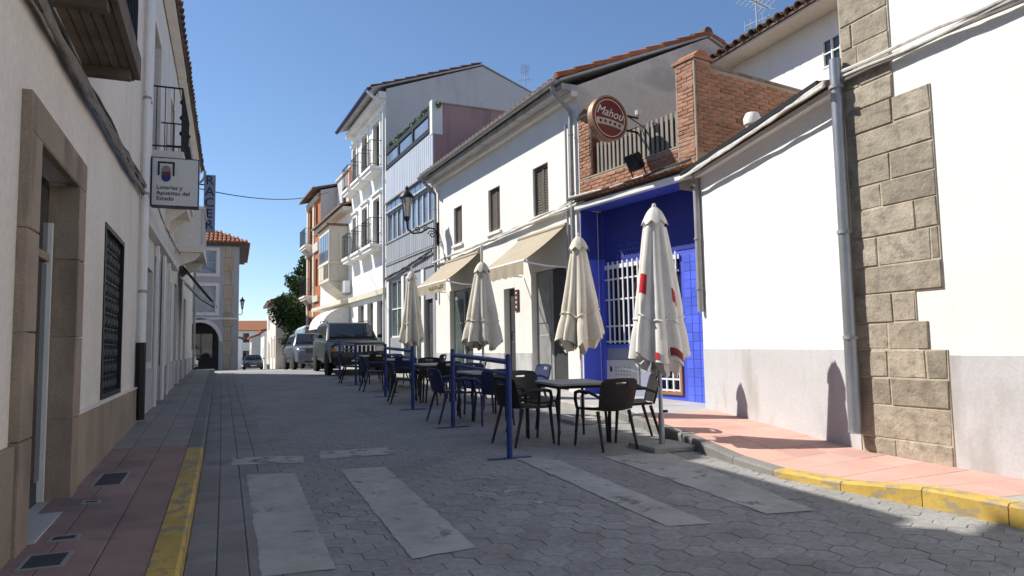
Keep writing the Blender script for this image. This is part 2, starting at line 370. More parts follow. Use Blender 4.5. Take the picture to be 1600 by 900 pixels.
# ------------------------------------------------------------------ ground, road, pavements
YS = [-14, -6, 0, 5, 10, 15, 20, 24, 27, 30, 36, 45, 60, 75, 90, 130, 300, 900]
def strip_sheet(name, ys, xa, xb, dz, m, kind='structure', za=None, zb=None):
    mb = MB(); n = len(ys)
    vs = []
    for y in ys:
        vs += [(xa(y), y, gz(y)+dz+(za(y) if za else 0)), (xb(y), y, gz(y)+dz+(zb(y) if zb else 0))]
    mb.add(vs, [(2*i, 2*i+1, 2*i+3, 2*i+2) for i in range(n-1)]); return mb.build(name, m, None, False, kind)
strip_sheet('ground', YS, lambda y: -400, lambda y: 400, -.035, M['concrete'])
KR = [(-14, 5.9), (-6, 5.6), (2.5, 5.06), (3.3, 4.95), (3.8, 4.91), (4.5, 4.76), (5.05, 4.67), (5.6, 4.65), (6.4, 4.78), (7.28, 4.97), (8.85, 5.33), (9.6, 5.52), (12.4, 5.32), (21, 4.78), (27, 4.45), (33, 4.05), (45, 3.3), (58, 2.7), (70, 2.9), (90, 3.0)]
KL = [(-14, -.12), (-6, -.17), (4.5, -.253), (8.6, -.30), (24, -.56), (27.4, -.63)]
KH = [(-14, .15), (3.9, .15), (4.7, .07), (5.6, .06), (7.0, .13), (45, .13)]
kr = lambda y: lerp(KR, y); kl = lambda y: lerp(KL, y); kh = lambda y: lerp(KH, y)
wl = lambda y: -1.17-.01875*(y-5) if y < 11.4 else -1.29-.0066*(y-11.4)
WR = [(-14, 5.97), (5.46, 5.97), (9.327, 6.935), (9.36, 7.45), (12.3, 6.93), (12.38, 6.385), (21.1, 5.79), (26.7, 5.41), (32.8, 5.0), (40.6, 4.47), (45.3, 4.15)]
wr = lambda y: lerp(WR, y)
road = strip_sheet('road', [-14, -6, 0]+[i*1.5 for i in range(1, 20)]+[33, 45, 60, 90], lambda y: kl(y)-.1 if y < 27.4 else -16, lambda y: kr(y)+.1, -.009, M['joint'])
road['kind'] = 'structure'
ORG[road.name] = Vector((0, 0, 0))
# hexagonal pavers: the largest in view one by one, the rest in one mesh
rnd = random.Random(3)
def hex_mb(mb, x, y, r, tilt=0., dz=0.):
    P = []; z0 = gz(y)
    a, b = rnd.uniform(-tilt, tilt), rnd.uniform(-tilt, tilt)
    for rr, z in ((r, -.016), (r, -.0022), (r-.004, 0)):
        for j in range(6):
            q = math.pi/3*j+math.pi/6; px, py = x+rr*math.cos(q), y+rr*math.sin(q)
            P.append((px, py, gz(py)+z+dz+a*(px-x)+b*(py-y)))
    fs = [(12, 13, 14, 15, 16, 17)]
    for j in range(6):
        k = (j+1) % 6; fs += [(j, k, 6+k, 6+j), (6+j, 6+k, 12+k, 12+j)]
    return mb.add(P, fs)
HX = []
pitch = .205; rowh = pitch*.866; R0 = pitch/math.sqrt(3)-.0022
y = 1.6; k = 0
while y < 26.8:
    x = .44 - pitch*2 + (pitch/2 if k % 2 else 0)
    while x < kl(y)+.62: x += pitch
    while x < kr(y)+.06:
        HX.append((x, y)); x += pitch
    y += rowh; k += 1
def seen_size(p):
    q = project(p)
    if not q or not (-40 < q[0] < 1640 and 520 < q[1] < 940): return 0
    return 1/((Vector(p)-Vector((0, 0, EYE))).length)
HX.sort(key=lambda h: -seen_size((h[0], h[1], gz(h[1]))))
for (x, y) in HX[:290]:
    mb = hex_mb(MB(), x, y, R0, .012, rnd.uniform(-.002, .002))
    o = mb.build('paver', M['paver'], road)
mb = MB()
for (x, y) in HX[290:]: hex_mb(mb, x, y, R0, .006, rnd.uniform(-.0012, .0012))
mb.build('paver_field', M['paver'], road, kind='stuff')
strip_sheet('far_road', [26.7, 30, 36, 45, 60, 75, 90, 130, 200], lambda y: -16 if y < 44.9 else -.2, lambda y: kr(y)+.1, -.004, M['paver'])
def road_slab(ya, yb, xa0, xb0, xa1, xb1, dz=0., g=.004, parent=None, m='strip', name='gutter_slab', th=.02, zs=(0, 0, 0, 0), c=.006):
    """a paving slab with chamfered edges; corners (x,y): a0,b0 at ya and a1,b1 at yb; zs the extra heights of those corners"""
    o = [(xa0+g, ya+g, zs[0]), (xb0-g, ya+g, zs[1]), (xb1-g, yb-g, zs[2]), (xa1+g, yb-g, zs[3])]
    cx = sum(p[0] for p in o)/4; cy = sum(p[1] for p in o)/4
    j = rnd.uniform(-.0012, .0012)
    P = [(x, y, gz(y)+dz+e-th) for x, y, e in o] + [(x, y, gz(y)+dz+e-c*.6+j) for x, y, e in o] + [(x+(c if x < cx else -c), y+(c if y < cy else -c), gz(y)+dz+e+j) for x, y, e in o]
    fs = [(8, 9, 10, 11)]
    for k in range(4):
        q = (k+1) % 4; fs += [(k, q, 4+q, 4+k), (4+k, 4+q, 8+q, 8+k)]
    return MB().add(P, fs).build(name, M[m], parent)
# granite gutter strips along the left kerb
for c in range(4):
    y = -1.0+c*.23
    while y < 26:
        L = rnd.uniform(.9, 1.1); e = min(y+L, 26.4); w4 = .175
        if e > 2.2: road_slab(y, e, kl(y)+c*w4, kl(y)+(c+1)*w4, kl(e)+c*w4, kl(e)+(c+1)*w4, .0035, .003, road)
        y = e+.0
# painted markings: worn sheets 4 mm above the pavers
def marking(name, pts, wear, label=None):
    xs = [p[0] for p in pts]
    P = []; q = [Vector((*p, 0)) for p in pts]
    for a, b in zip(q, q[1:]+q[:1]):
        n_ = max(3, int((b-a).length/.07)); d = (b-a).normalized(); k_ = Vector((-d.y, d.x, 0))
        for i in range(n_): P.append(a.lerp(b, i/n_)+k_*rnd.uniform(-.009, .009))
    me = MB().poly([(p.x, p.y, gz(p.y)+.0050) for p in P])
    o = me.build(name, M['paint'], None, False, 'structure'); o['wear'] = wear; return o
marking('crosswalk_stripe', [(.16, 4.30), (.56, 4.26), (.57, 7.26), (.13, 7.38)], .33)
marking('crosswalk_stripe', [(1.01, 4.27), (1.43, 4.32), (1.44, 7.22), (1.0, 7.25)], .34)
marking('crosswalk_stripe', [(2.80, 4.25), (3.13, 4.20), (3.20, 7.10), (2.82, 7.14)], .37)
marking('crosswalk_stripe', [(3.66, 4.25), (4.06, 4.18), (4.5, 6.8), (3.72, 6.8)], .36)
marking('crosswalk_stripe', [(1.90, 4.5), (2.30, 4.4), (2.31, 6.2), (1.9, 6.6)], .56)
marking('stop_line', [(-.06+.05, 7.98), (.70, 7.80), (.73, 8.25), (-.0, 8.45)], .43)
marking('stop_line', [(.88, 7.94), (1.69, 7.93), (1.74, 8.40), (.93, 8.47)], .41)

# left pavement: dull red tiles up to the crossing, grey slabs beyond; one kerb of stones
def pave(name, ya, yb, step, nx, xa, xb, ha, hb, mats, stuff_after=999):
    base = strip_sheet(name, [ya+(yb-ya)*i/24 for i in range(25)], xa, xb, -.012, M['joint'], za=ha, zb=hb)
    ORG[base.name] = Vector((0, 0, 0)); y = ya; i = 0
    while y < yb-.01:
        e = min(y+step, yb)
        for c in range(nx):
            f0, f1 = c/nx, (c+1)/nx
            X = lambda yy, f: xa(yy)+(xb(yy)-xa(yy))*f
            Z = lambda yy, f: ha(yy)+(hb(yy)-ha(yy))*f
            road_slab(y, e, X(y, f0), X(y, f1), X(e, f0), X(e, f1), 0, .0028, base, mats(y, c), 'paving_tile', .01, (Z(y, f0), Z(y, f1), Z(e, f1), Z(e, f0)), .004)
        y = e; i += 1
    return base
pave('left_pavement', 1.2, 27.3, .42, 3, lambda y: wl(y)-.06, lambda y: kl(y)-.155, lambda y: .135, lambda y: .13, lambda y, c: 'redtile' if y < 8.45 else 'greytile')
def kerb_run(name, label, ys, outer, inner, h, m_of, parent=None):
    root = thing(name, label, 'kerb', (outer(ys[0]), ys[0], gz(ys[0])))
    for a, b in zip(ys, ys[1:]):
        g = .004; P = []
        for y, s in ((a+g, 1), (b-g, -1)):
            ha = h(y)
            for x, z in ((inner(y), -.05), (inner(y), ha), (outer(y)+.018*(1 if inner(y) > outer(y) else -1), ha), (outer(y), ha-.02), (outer(y), -.05)):
                P.append((x, y, gz(y)+z))
        fs = [(0, 1, 2, 3, 4), (9, 8, 7, 6, 5)]+[(i, i+1, 6+i, 5+i) for i in range(4)]
        MB().add(P, fs).build('kerb_stone', M[m_of((a+b)/2)], root)
    return root
kerb_run('left_kerb', 'long straight kerb of the left pavement, yellow near the crossing and grey beyond', [1.2, 2.3, 3.2, 4.2, 5.2, 6.3, 7.4, 8.5]+[8.5+i*1.03 for i in range(1, 19)], kl, lambda y: kl(y)-.155, lambda y: .135, lambda y: 'yellow' if y < 8.5 else 'kerb')
ky = [1.4, 2.5, 3.35, 3.95, 4.6, 5.3]+[5.3+.62*i for i in range(1, 8)]+[9.64+1.0*i for i in range(1, 36)]
kerb_run('right_kerb', 'kerb below the white walls, yellow and lit at the dropped corner, grey behind the tables', ky, kr, lambda y: kr(y)+.15, kh, lambda y: 'yellow' if y < 5.35 else ('kerb' if y < 9.6 else 'kerbtop'))
pave('right_pavement', 1.4, 12.34, .42, 3, lambda y: kr(y)+.153, lambda y: wr(y)+.06, kh, lambda y: .13 if y > 6.5 else .125, lambda y, c: 'paletile' if (y < 3.4 or y > 8.75) else 'pinktile')
strip_sheet('far_right_pavement', [12.34, 15, 18, 21, 24, 27, 30, 33, 36, 40, 45.3], lambda y: kr(y)+.153, lambda y: wr(y)+.06, 0, M['paletile'], za=lambda y: .13, zb=lambda y: .13)
# manhole covers and grates on the left pavement
def cover(x0, x1, y0, y1, label, name='manhole_cover'):
    cx, cy = (x0+x1)/2, (y0+y1)/2
    t = thing(name, label, 'manhole cover', (cx, cy, gz(cy)+.135))
    fr = MB(); Z = lambda u, v, z: Vector((u, v, gz(v)+.135+z))
    for a, b, c, e in ((x0, x1, y0, y0+.02), (x0, x1, y1-.02, y1), (x0, x0+.02, y0+.02, y1-.02), (x1-.02, x1, y0+.02, y1-.02)): fr.box(Z, a, b, c, e, -.004, .006)
    fr.build('frame', M['zinc'], t)
    MB().box(Z, x0+.021, x1-.021, y0+.021, y1-.021, -.004, .004).build('lid', M['coverm'], t)
M['coverm'] = mat('dark iron cover', (.055, .057, .058), .8, .15, 6, .5, 90)
cover(-1.07, -.84, 6.64, 7.22, 'square dark iron cover in the red pavement past the stone doorway')
cover(-1.05, -.83, 4.46, 4.74, 'larger dark iron cover nearest the bottom left corner, in the red pavement')
cover(-1.02, -.86, 5.0, 5.12, 'small iron cover in front of the door step')
cover(-1.02, -.9, 6.0, 6.1, 'tiny iron valve cover between door step and square cover')

# ------------------------------------------------------------------ left row
def house(name, label, F, group=None): return thing(name, label, 'house', F.base(), group)
# 1. the near house with the stone doorway
F = Fac((-1.17, 5), (-1.29, 11.4), -1)
H = house('stone_doorway_house', 'off-white house in shade with granite doorway, lattice window and timber balcony', F)
mb = MB(); wall_front(mb, F, -9, 6.4, -.3, 6.97, [(-.03, 1.32, .1, 2.69), (3.02, 4.53, .9, 2.68)], .16)
shell(mb, F, -9, 6.4, -.3, 7.02, 8, 8.69, 4.2)
mb.build('wall', M['plaster_s'], H)
# plinth slabs and door surround of granite
us = [1.565, 2.35, 3.2, 4.0, 4.62, 5.35, 6.38]
for a, b in zip(us, us[1:]): MB().cbox(F, a+.003, b-.003, 0, .035, gz(5+(a+b)/2)-.1, .865, .006, .002).build('plinth_slab', M['slab'], H)
for a, b in ((-9, -6), (-6, -3.6), (-3.6, -1.9), (-1.9, -.27)): MB().cbox(F, a+.003, b-.003, 0, .035, gz(5+a)-.15, .85, .006, .002).build('plinth_slab', M['slab'], H)
MB().box(F, 1.57, 6.38, .0, .045, .868, .885).build('plinth_coping', M['plaster_s'], H)
su = MB().cbox(F, -.27, 1.56, .001, .06, 2.66, 2.9, .01, .002).build('door_surround', M['granite'], H)
for a, b in ((-.27, -.001), (1.292, 1.56)):
    z = .02
    for h in (.85, .62, .6, .575):
        MB().cbox(F, a, b, -.15, .058, z+.003, z+h-.003, .006, .003).build('stone', M['granite'], su); z += h
d = MB().box(F, .02, 1.27, -.19, -.155, .26, 2.62).build('door', M['darkdoor'], H)
for a, b in ((.04, .58), (.70, 1.25)): MB().cbox(F, a, b, -.153, -.14, .42, 2.05, .01).build('pane', M['glass'], d)
MB().cbox(F, .04, 1.25, -.153, -.14, 2.12, 2.55, .01).build('pane', M['glass'], d)
MB().box(F, 1.235, 1.275, -.153, -.11, .27, 2.36).build('door_frame', M['whitemetal'], d)
MB().box(F, .60, .68, -.153, -.13, .27, 2.06).build('door_frame', M['zinc'], d)
MB().box(F, .02, 1.27, -.153, -.12, 2.06, 2.115).build('transom', M['granite'], d)
MB().tube([F(.66, -.13, 1.1), F(.66, -.09, 1.12), F(.66, -.09, 1.42), F(.66, -.13, 1.44)], .012, 6).build('handle', M['chrome'], d)
MB().box(F, -.0, 1.29, -.15, .09, .1, .265).build('door_step', M['marble'], H)
# dark ornamental lattice window
fr = MB()
for a, b, c, e in ((3.02, 4.53, .9, .95), (3.02, 4.53, 2.63, 2.68), (3.02, 3.07, .95, 2.63), (4.48, 4.53, .95, 2.63)): fr.box(F, a, b, -.09, .012, c, e)
W = fr.build('lattice_window', M['black'], H)
MB().box(F, 3.07, 4.48, -.14, -.1, .95, 2.63).build('pane', M['glass'], W)
lat = MB(); nu, nz = 6, 10; du, dz = 1.41/nu, 1.68/nz
for i in range(nu+1): lat.box(F, 3.07+i*du-.009, 3.07+i*du+.009, -.05, -.03, .95, 2.63)
for i in range(nz+1): lat.box(F, 3.07, 4.48, -.048, -.032, .95+i*dz-.009, .95+i*dz+.009)
lat.build('lattice', M['black'], W)
ros = MB()
for i in range(nu):
    for k in range(nz):
        u, z = 3.07+(i+.5)*du, .95+(k+.5)*dz
        for r_, a in ((.058, 0), (.034, 1)):
            n_ = 4; pts = [F(u+r_*math.cos(math.pi/2*j+a*math.pi/4)*1.2, -.034+.006*a, z+r_*math.sin(math.pi/2*j+a*math.pi/4)*1.15) for j in range(4)]
            ros.tube(pts+[pts[0]], .0075, 4, False)
ros.build('rosette', mat('worn iron rosette', (.10, .10, .105), .5, .2, 6, .1, 60, metal=.3), W, kind='stuff')
MB().box(F, 2.98, 4.57, -.02, .03, .875, .897).build('sill', M['plaster_s'], W)
# timber balcony overhead
B = MB().box(F, -4.5, 1.72, 0, .36, 3.76, 3.80).build('balcony', M['balcwood'], H)
for i in range(5): MB().cbox(lambda u, v, z: F(u, z, v), -4.5, 1.72, 3.755, 3.735-.0, .005+i*.072, .068+i*.072, .004).build('plank', M['balcwood'], B)
MB().box(F, -4.52, 1.74,   .362, .41, 3.73, 3.93).build('fascia', M['balcwood'], B)
MB().box(F, 1.721, 1.745, 0, .36, 3.72, 3.93).build('fascia', M['balcwood'], B)
for i in range(5): MB().box(F, 1.5-i*1.3, 1.6-i*1.3, .01, .35, 3.66, 3.733).build('beam', M['balcwood'], B)
rl = MB(); rl.box(F, -4.5, 1.73, .35, .39, 4.8, 4.84); rl.box(F, 1.70, 1.73, 0, .35, 4.8, 4.84)
for i in range(60): rl.box(F, -4.45+i*.104, -4.435+i*.104, .365, .38, 3.93, 4.8)
for i in range(5): rl.box(F, 1.708, 1.723, .04+i*.07, .055+i*.07, 3.93, 4.8)
rl.build('railing', M['black'], B)
MB().box(F, -4.4, 1.69, .335, .345, 3.95, 4.75).build('screen', M['plastic'], B)
rf = MB(); roof_slab(rf, F, 3.1, 6.38, .34, 6.99, -4.2, 8.74); roof_slab(rf, F, 3.1, 6.38, -4.2, 8.74, -8.4, 7.2); roof_slab(rf, F, -9, 3.1, .42, 7.5, -4.2, 9.2); roof_slab(rf, F, -9, 3.1, -4.2, 9.2, -8.4, 7.6); RF = rf.build('roof', M['oldtile'], H)  # unseen height step added to shape the eave shadow and lit wedge on the road
MB().box(F, -9, 3.09, -.3, .0, 6.95, 7.48).build('added_step_wall', M['plaster_s'], H)  # unseen wall filling the roof step added for the shadow
# rainwater pipes in the corner
for u, r_ in ((6.12, .045), (6.33, .04)):
    p = MB().tube([F(u, .07, 1.5), F(u, .07, 3.9), F(u, .07, 6.9)], r_, 8).build('downpipe', M['whitemetal'], H, True)
    for z in (2.2, 3.6, 5.0): MB().tube([F(u, .07, z), F(u, .07, z+.04)], r_+.01, 8).build('bracket', M['zinc'], p)
MB().tube([F(6.12, .07, .43), F(6.12, .07, 1.5)], .065, 8).build('cast_iron_pipe', M['black'], H, True)
# cable bundle slung along the wall
def cables(name, label, F, us, v, zs, mats, sag=.03, spread=.05, r=.013, seed=1):
    t = thing(name, label, 'cables', tuple(F(us[0], v, zs[0])))
    rd = random.Random(seed)
    for i, mm in enumerate(mats):
        a, b = rd.uniform(-spread, spread), rd.uniform(-spread, spread)
        MB().tube(wobble_line(F, us, v+rd.uniform(0, .03), zs[0]+a, zs[1]+b, .018, sag*rd.uniform(.5, 1.2), seed*9+i), r*rd.uniform(.8, 1.3), 6).build('cable', M[mm], t, True)
    return t
cables('cable_bundle', 'thick sagging bundle of dark and grey cables above the stone doorway', F, (-3.2, 6.1), .05, (3.43, 3.68), ['cable', 'cable_g', 'cable_g', 'cable', 'cable_g', 'cable', 'cable_g', 'cable_g'], .07, .085, .019, 4)

# 2. the second house: tall balcony window, shop doors, tiled eave
F2 = Fac((-1.29, 11.4), (-1.335, 17.9), -1)
H = house('eaved_shop_house', 'shaded white house with tiled eave, iron balcony and dark doors below the lottery sign', F2)
holes = [(.85, 2.05, 4.52, 6.7), (4.2, 5.3, 4.52, 6.6), (.95, 1.95, 1.2, 2.72), (2.25, 3.35, .2, 3.05), (3.75, 4.65, .2, 3.05), (5.2, 6.1, .9, 2.9)]
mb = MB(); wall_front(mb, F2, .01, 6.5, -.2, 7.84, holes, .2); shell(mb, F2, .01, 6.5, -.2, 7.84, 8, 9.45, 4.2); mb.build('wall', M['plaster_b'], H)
for a, b in ((.03, 2.2), (3.4, 3.72), (4.7, 6.48)): MB().box(F2, a, b, 0, .03, .1, 1.1).build('plinth', M['dado'], H)
for h in holes[:2]:
    a, b, c, e = h
    fr = MB()
    for p in ((a-.14, a, c, e+.14), (b, b+.14, c, e+.14), (a, b, e, e+.14)): fr.box(F2, p[0], p[1], .001, .045, p[2], p[3])
    fr.build('window_surround', M['plaster_s'], H); window(F2, H, a, b, c, e, -.14, 'brownwood', 'glass', .06, (1, 2))
window(F2, H, .95, 1.95, 1.2, 2.72, -.12, 'darkdoor', 'glass', .05, (1, 0))
for a, b in ((2.25, 3.35), (3.75, 4.65)): door(F2, H, a, b, .46, 3.05, -.12, 'black', 3)
window(F2, H, 5.2, 6.1, .9, 2.9, -.12, 'darkdoor', 'glass', .05, (0, 1))
for a, b in ((2.1, 2.22), (3.38, 3.72), (4.68, 4.8)): MB().box(F2, a, b, .031, .07, .3, 3.2).build('pilaster', M['whitemetal'], H)
MB().box(F2, .05, 6.48, .0, .12, 3.22, 3.34).build('shop_cornice', M['plaster_b'], H)
def balcony(F, H, u0, u1, z, out, h, slabm='plaster_s', railm='black', sp=.11, brackets=True, knobs=False, zr=None):
    b = MB().box(F, u0, u1, .0, out, z-.11, z).box(F, u0+.05, u1-.05, .0, out-.06, z-.24, z-.111).build('balcony', M[slabm], H)
    if brackets:
        for u in (u0+.25, u1-.25): MB().prism(lambda a, v, zz: F(u+v, a, zz), [(0, z-.24), (out*.8, z-.24), (out*.5, z-.36), (0, z-.55)], -.06, .06).build('bracket', M[slabm], b)
    r = MB(); e = .03
    for zz in (z+.09, z+h): r.box(F, u0+e, u1-e, out-.05, out-.025, zz-.02, zz); r.box(F, u0+e, u0+e+.025, 0, out-.05, zz-.02, zz); r.box(F, u1-e-.025, u1-e, 0, out-.05, zz-.02, zz)
    n = int((u1-u0-2*e)/sp)
    for i in range(n+1):
        u = u0+e+.006+(u1-u0-2*e-.024)*i/n; r.box(F, u, u+.012, out-.044, out-.032, z, z+h-.02)
    for k in range(1, int(out/sp)):
        for u in (u0+e+.006, u1-e-.018): r.box(F, u, u+.012, k*sp, k*sp+.012, z, z+h-.02)
    r.build('railing', M[railm], b)
    if knobs:
        kk = MB()
        for u in (u0+e+.012, u1-e-.012):
            for zz in (z+.3, z+.55, z+.8): kk.lathe([(0, zz-.05), (.03, zz-.02), (.036, zz), (.03, zz+.02), (0, zz+.05)], F(u, out-.038, 0), 8)
        kk.build('baluster_knob', M[railm], b, True, 'stuff')
    return b
balcony(F2, H, .45, 2.45, 4.46, .52, 1.03, 'plaster_s', 'black', .12, True, True)
balcony(F2, H, 3.9, 5.6, 4.46, .45, 1.03)
# the eave: timber board, tile ends, gutter
def tiled_roof(F, H, u0, u1, ov, ze, vr, zr, depth, zb, pieces=True, pitch=.3, gut=True, gm='zinc', board='plaster_s', rows=1, pm='oldtile', soffit=None, r_=.095):
    rf = MB(); roof_slab(rf, F, u0, u1, ov, ze, -vr, zr, .06); roof_slab(rf, F, u0, u1, -vr, zr, -depth-.3, zb, .06)
    t = MB(); v1 = ov-.46; f = .46/(ov+vr); z1 = ze+(zr-ze)*f
    tile_rows(t, F, u0+.05, u1-.05, v1 if pieces else ov+.03, z1+.02 if pieces else ze, -vr, zr, .24, .095, rows, 4)
    R = rf.build('roof', M[pm], H)
    t.build('tile_field', M[pm], R, kind='stuff')
    if pieces:
        sl_ = math.atan2(zr-ze, ov+vr); n = int((u1-u0)/pitch); tm = tile_piece_mesh(r_, .5).mesh('roof_tile', M[pm], True)
        eul = (Matrix.Rotation(F.ang+(-math.pi/2 if F.side > 0 else math.pi/2) - (math.pi/2 if 0 else 0), 4, 'Z')).to_euler()
        # local +y of the tile runs up the slope (against the facade normal)
        yv = (-F.n*math.cos(sl_) + Vector((0, 0, math.sin(sl_)))); zv = (F.n*math.sin(sl_) + Vector((0, 0, math.cos(sl_)))); xv = yv.cross(zv)
        eul = Matrix((xv, yv, zv)).transposed().to_euler()
        for i in range(n+1):
            u = u0+.1+(u1-u0-.2)*i/max(n, 1); p = F(u, ov+.05+random.uniform(-.012, .012), ze+.055)
            piece('roof_tile', tm, R, p, rot=eul)
    MB().box(F, u0, u1, .02, ov-.04, ze-.05, ze-.005).build('soffit', M[soffit or board], H)
    if gut:
        P = []
        mb = MB(); prof = [(math.cos(math.pi*j/6), -math.sin(math.pi*j/6)) for j in range(7)]
        vs = [F(u, ov+.10+.065*c, ze+.03+.07*s_) for u in (u0, u1) for c, s_ in prof] + [F(u, ov+.10+.055*c, ze+.03+.06*s_) for u in (u0, u1) for c, s_ in prof]
        fs = [(j, j+1, 8+j, 7+j) for j in range(6)]+[(14+j, 15+j, 22+j, 21+j) for j in range(6)]+[(0, 7, 21, 14), (6, 13, 27, 20)]
        mb.add(vs, fs).build('gutter', M[gm], H, True)
    return R
tiled_roof(F2, H, .0, 6.5, .24, 7.84, 4.2, 9.5, 8, 8.0, True, .3, False, soffit='plaster_s')
MB().tube([F2(.12, .06, 3.5), F2(.12, .06, 7.6)], .05, 8).build('downpipe', M['whitemetal'], H, True)
cables('cable_run', 'thin slack cables crossing the shop house below its balcony', F2, (.1, 6.4), .14, (3.75, 3.55), ['cable', 'cable_g', 'cable_w'], .12, .08, .012, 8)

# 3. the third house up to the little square
F3 = Fac((-1.335, 17.9), (-1.38, 24.9), -1)
H = house('grey_balcony_house', 'greyish shaded house at the end of the row with boxy balcony over shop doors', F3)
holes = [(.5, 1.5, .3, 3.0), (2.3, 3.3, .3, 3.0), (4.2, 5.4, .3, 2.9), (1.0, 2.0, 4.4, 6.4), (4.2, 5.2, 4.4, 6.4)]
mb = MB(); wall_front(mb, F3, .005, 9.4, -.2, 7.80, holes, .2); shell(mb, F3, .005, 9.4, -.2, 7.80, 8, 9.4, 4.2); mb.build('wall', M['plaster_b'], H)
for a, b, c, e in holes[:3]: door(F3, H, a, b, c+.3, e, -.12, 'darkdoor', 2)
for a, b, c, e in holes[3:]: window(F3, H, a, b, c, e, -.12, 'darkdoor', 'glass', .06, (1, 1))
for a, b in ((.02, .48), (1.52, 2.28), (3.32, 4.18), (5.42, 9.38)): MB().box(F3, a, b, 0, .04, .2, 1.15).build('plinth', M['dado'], H)
tiled_roof(F3, H, .0, 9.45, .24, 7.80, 4.2, 9.45, 8, 7.95, True, .3, False)
MB().tube([F3(9.2, .33, 7.82), F3(9.2, .33, 7.6), F3(9.2, .25, 7.45), F3(9.2, .08, 7.3), F3(9.2, .08, .8)], .045, 8).build('downpipe', M['zinc'], H, True)
bb = MB().box(F3, .3, 3.1, 0, .62, 3.72, 3.9).build('balcony', M['plaster_s'], H)
for a, b in ((.3, 1.2), (1.22, 2.15), (2.17, 3.1)): MB().cbox(F3, a, b, .56, .60, 3.9, 4.75, .02).build('parapet_panel', M['dado'], bb)
for u in (.3, 3.06): MB().box(F3, u, u+.04, 0, .56, 3.9, 4.75).build('parapet_panel', M['plaster_s'], bb)
MB().box(F3, .26, 3.14, -.0, .64, 4.752, 4.82).build('coping', M['plaster_s'], bb)
for u in (.55, 2.7): MB().prism(lambda a, v, zz: F3(u+v, a, zz), [(0, 3.72), (.55, 3.72), (.42, 3.55), (.12, 3.42), (0, 3.3)], -.09, .09).build('bracket', M['plaster_s'], bb)
# shop awning, folded arms seen edge-on
t = thing('shop_awning', 'dark shop awning sloping out below the vertical blue sign', 'awning', tuple(F3(2.6, 0, 3.6)))
MB().add([F3(1.6, .05, 3.62), F3(3.6, .05, 3.62), F3(3.6, .85, 2.62), F3(1.6, .85, 2.62), F3(1.6, .05, 3.59), F3(3.6, .05, 3.59), F3(3.6, .85, 2.59), F3(1.6, .85, 2.59)], [(0, 1, 2, 3), (4, 5, 6, 7), (0, 4, 7, 3), (1, 5, 6, 2), (0, 1, 5, 4), (3, 2, 6, 7)]).build('canvas', M['plastic'], t)
MB().tube([F3(1.6, .86, 2.6), F3(3.6, .86, 2.6)], .04, 8).build('front_bar', M['signwhite'], t, True)
MB().add([F3(1.6, .87, 2.58), F3(3.6, .87, 2.58), F3(3.6, .88, 2.38), F3(1.6, .88, 2.38)], [(0, 1, 2, 3)]).build('valance', M['umbrella_w'], t)
for u in (1.62, 3.58): MB().tube([F3(u, .05, 3.25), F3(u, .45, 2.82), F3(u, .86, 2.56)], .02, 6).build('arm', M['signwhite'], t, True)
MB().tube([F3(1.55, .06, 3.62), F3(3.65, .06, 3.62)], .06, 8).build('roller', M['whitemetal'], t, True)

# signs of the left row
t = thing('lottery_sign', 'white box sign with emblem and lottery words, sticking out from the left wall', 'sign', (-.86, 11.55, 3.9))
MB().box(ident, -1.18, -.53, 11.48, 11.66, 3.52, 4.26).build('box', M['signblue'], t)
face = MB().cbox(lambda u, v, z: Vector((u, 11.48-v, z)), -1.165, -.545, 0, .012, 3.535, 4.245, .006).build('face', M['signwhite'], t)
Y_ = 11.462
em = lambda u, v, z: Vector((u, Y_-v, z))
br_ = MB()
for a, b, c, e in ((-1.09, -.865, 4.165, 4.19), (-1.09, -1.065, 3.98, 4.165), (-.89, -.865, 3.98, 4.165)): br_.box(em, a, b, 0, .006, c, e)
br_.build('emblem_bracket', M['ink'], t)
def stadium(c, r, z0, z1): return [(c+r*math.cos(q), z1+r*math.sin(q)) for q in [math.pi*i/8 for i in range(9)]]+[(c-r, z0), (c+r, z0)]
MB().prism(em, stadium(-.978, .06, 4.04, 4.07), 0, .006).build('emblem', M['crest_g'], t)
MB().box(em, -1.038, -.918, 0, .006, 3.99, 4.039).build('emblem', M['crest_r'], t)
MB().prism(em, [(-.978+.06*math.cos(q), 3.949+.06*math.sin(q)) for q in [math.pi+math.pi*i/8 for i in range(9)]]+[(-.918, 3.989), (-1.038, 3.989)], 0, .006).build('emblem', M['crest_b'], t)
for i, s_ in enumerate(('Loterías y', 'Apuestas del', 'Estado')):
    text('lettering', s_, .088, M['ink'], t, (-1.105, Y_+.002, 3.80-i*.083), (math.pi/2, 0, 0), .003, 'LEFT')
MB().box(ident, -1.30, -1.18, 11.54, 11.6, 3.6, 3.66).box(ident, -1.30, -1.18, 11.54, 11.6, 4.1, 4.16).build('bracket', M['zinc'], t)
t = thing('vertical_sign', 'tall narrow sign with dark blue capital letters stacked one above the other', 'sign', (-.66, 20.05, 5.2))
MB().box(ident, -.80, -.52, 19.97, 20.12, 4.5, 6.02).build('panel', mat('pale sign panel', (.30, .33, .42), .5, .04, 3, 0), t)
for i, ch in enumerate('RACER'): text('letter', ch, .34, M['signblue'], t, (-.66, 19.965, 5.86-i*.295), (math.pi/2, 0, 0), .006, 'CENTER', 0, 1.0)
for z in (4.75, 5.75): MB().box(ident, -1.36, -.80, 20.03, 20.06, z, z+.03).build('bracket', M['black'], t)
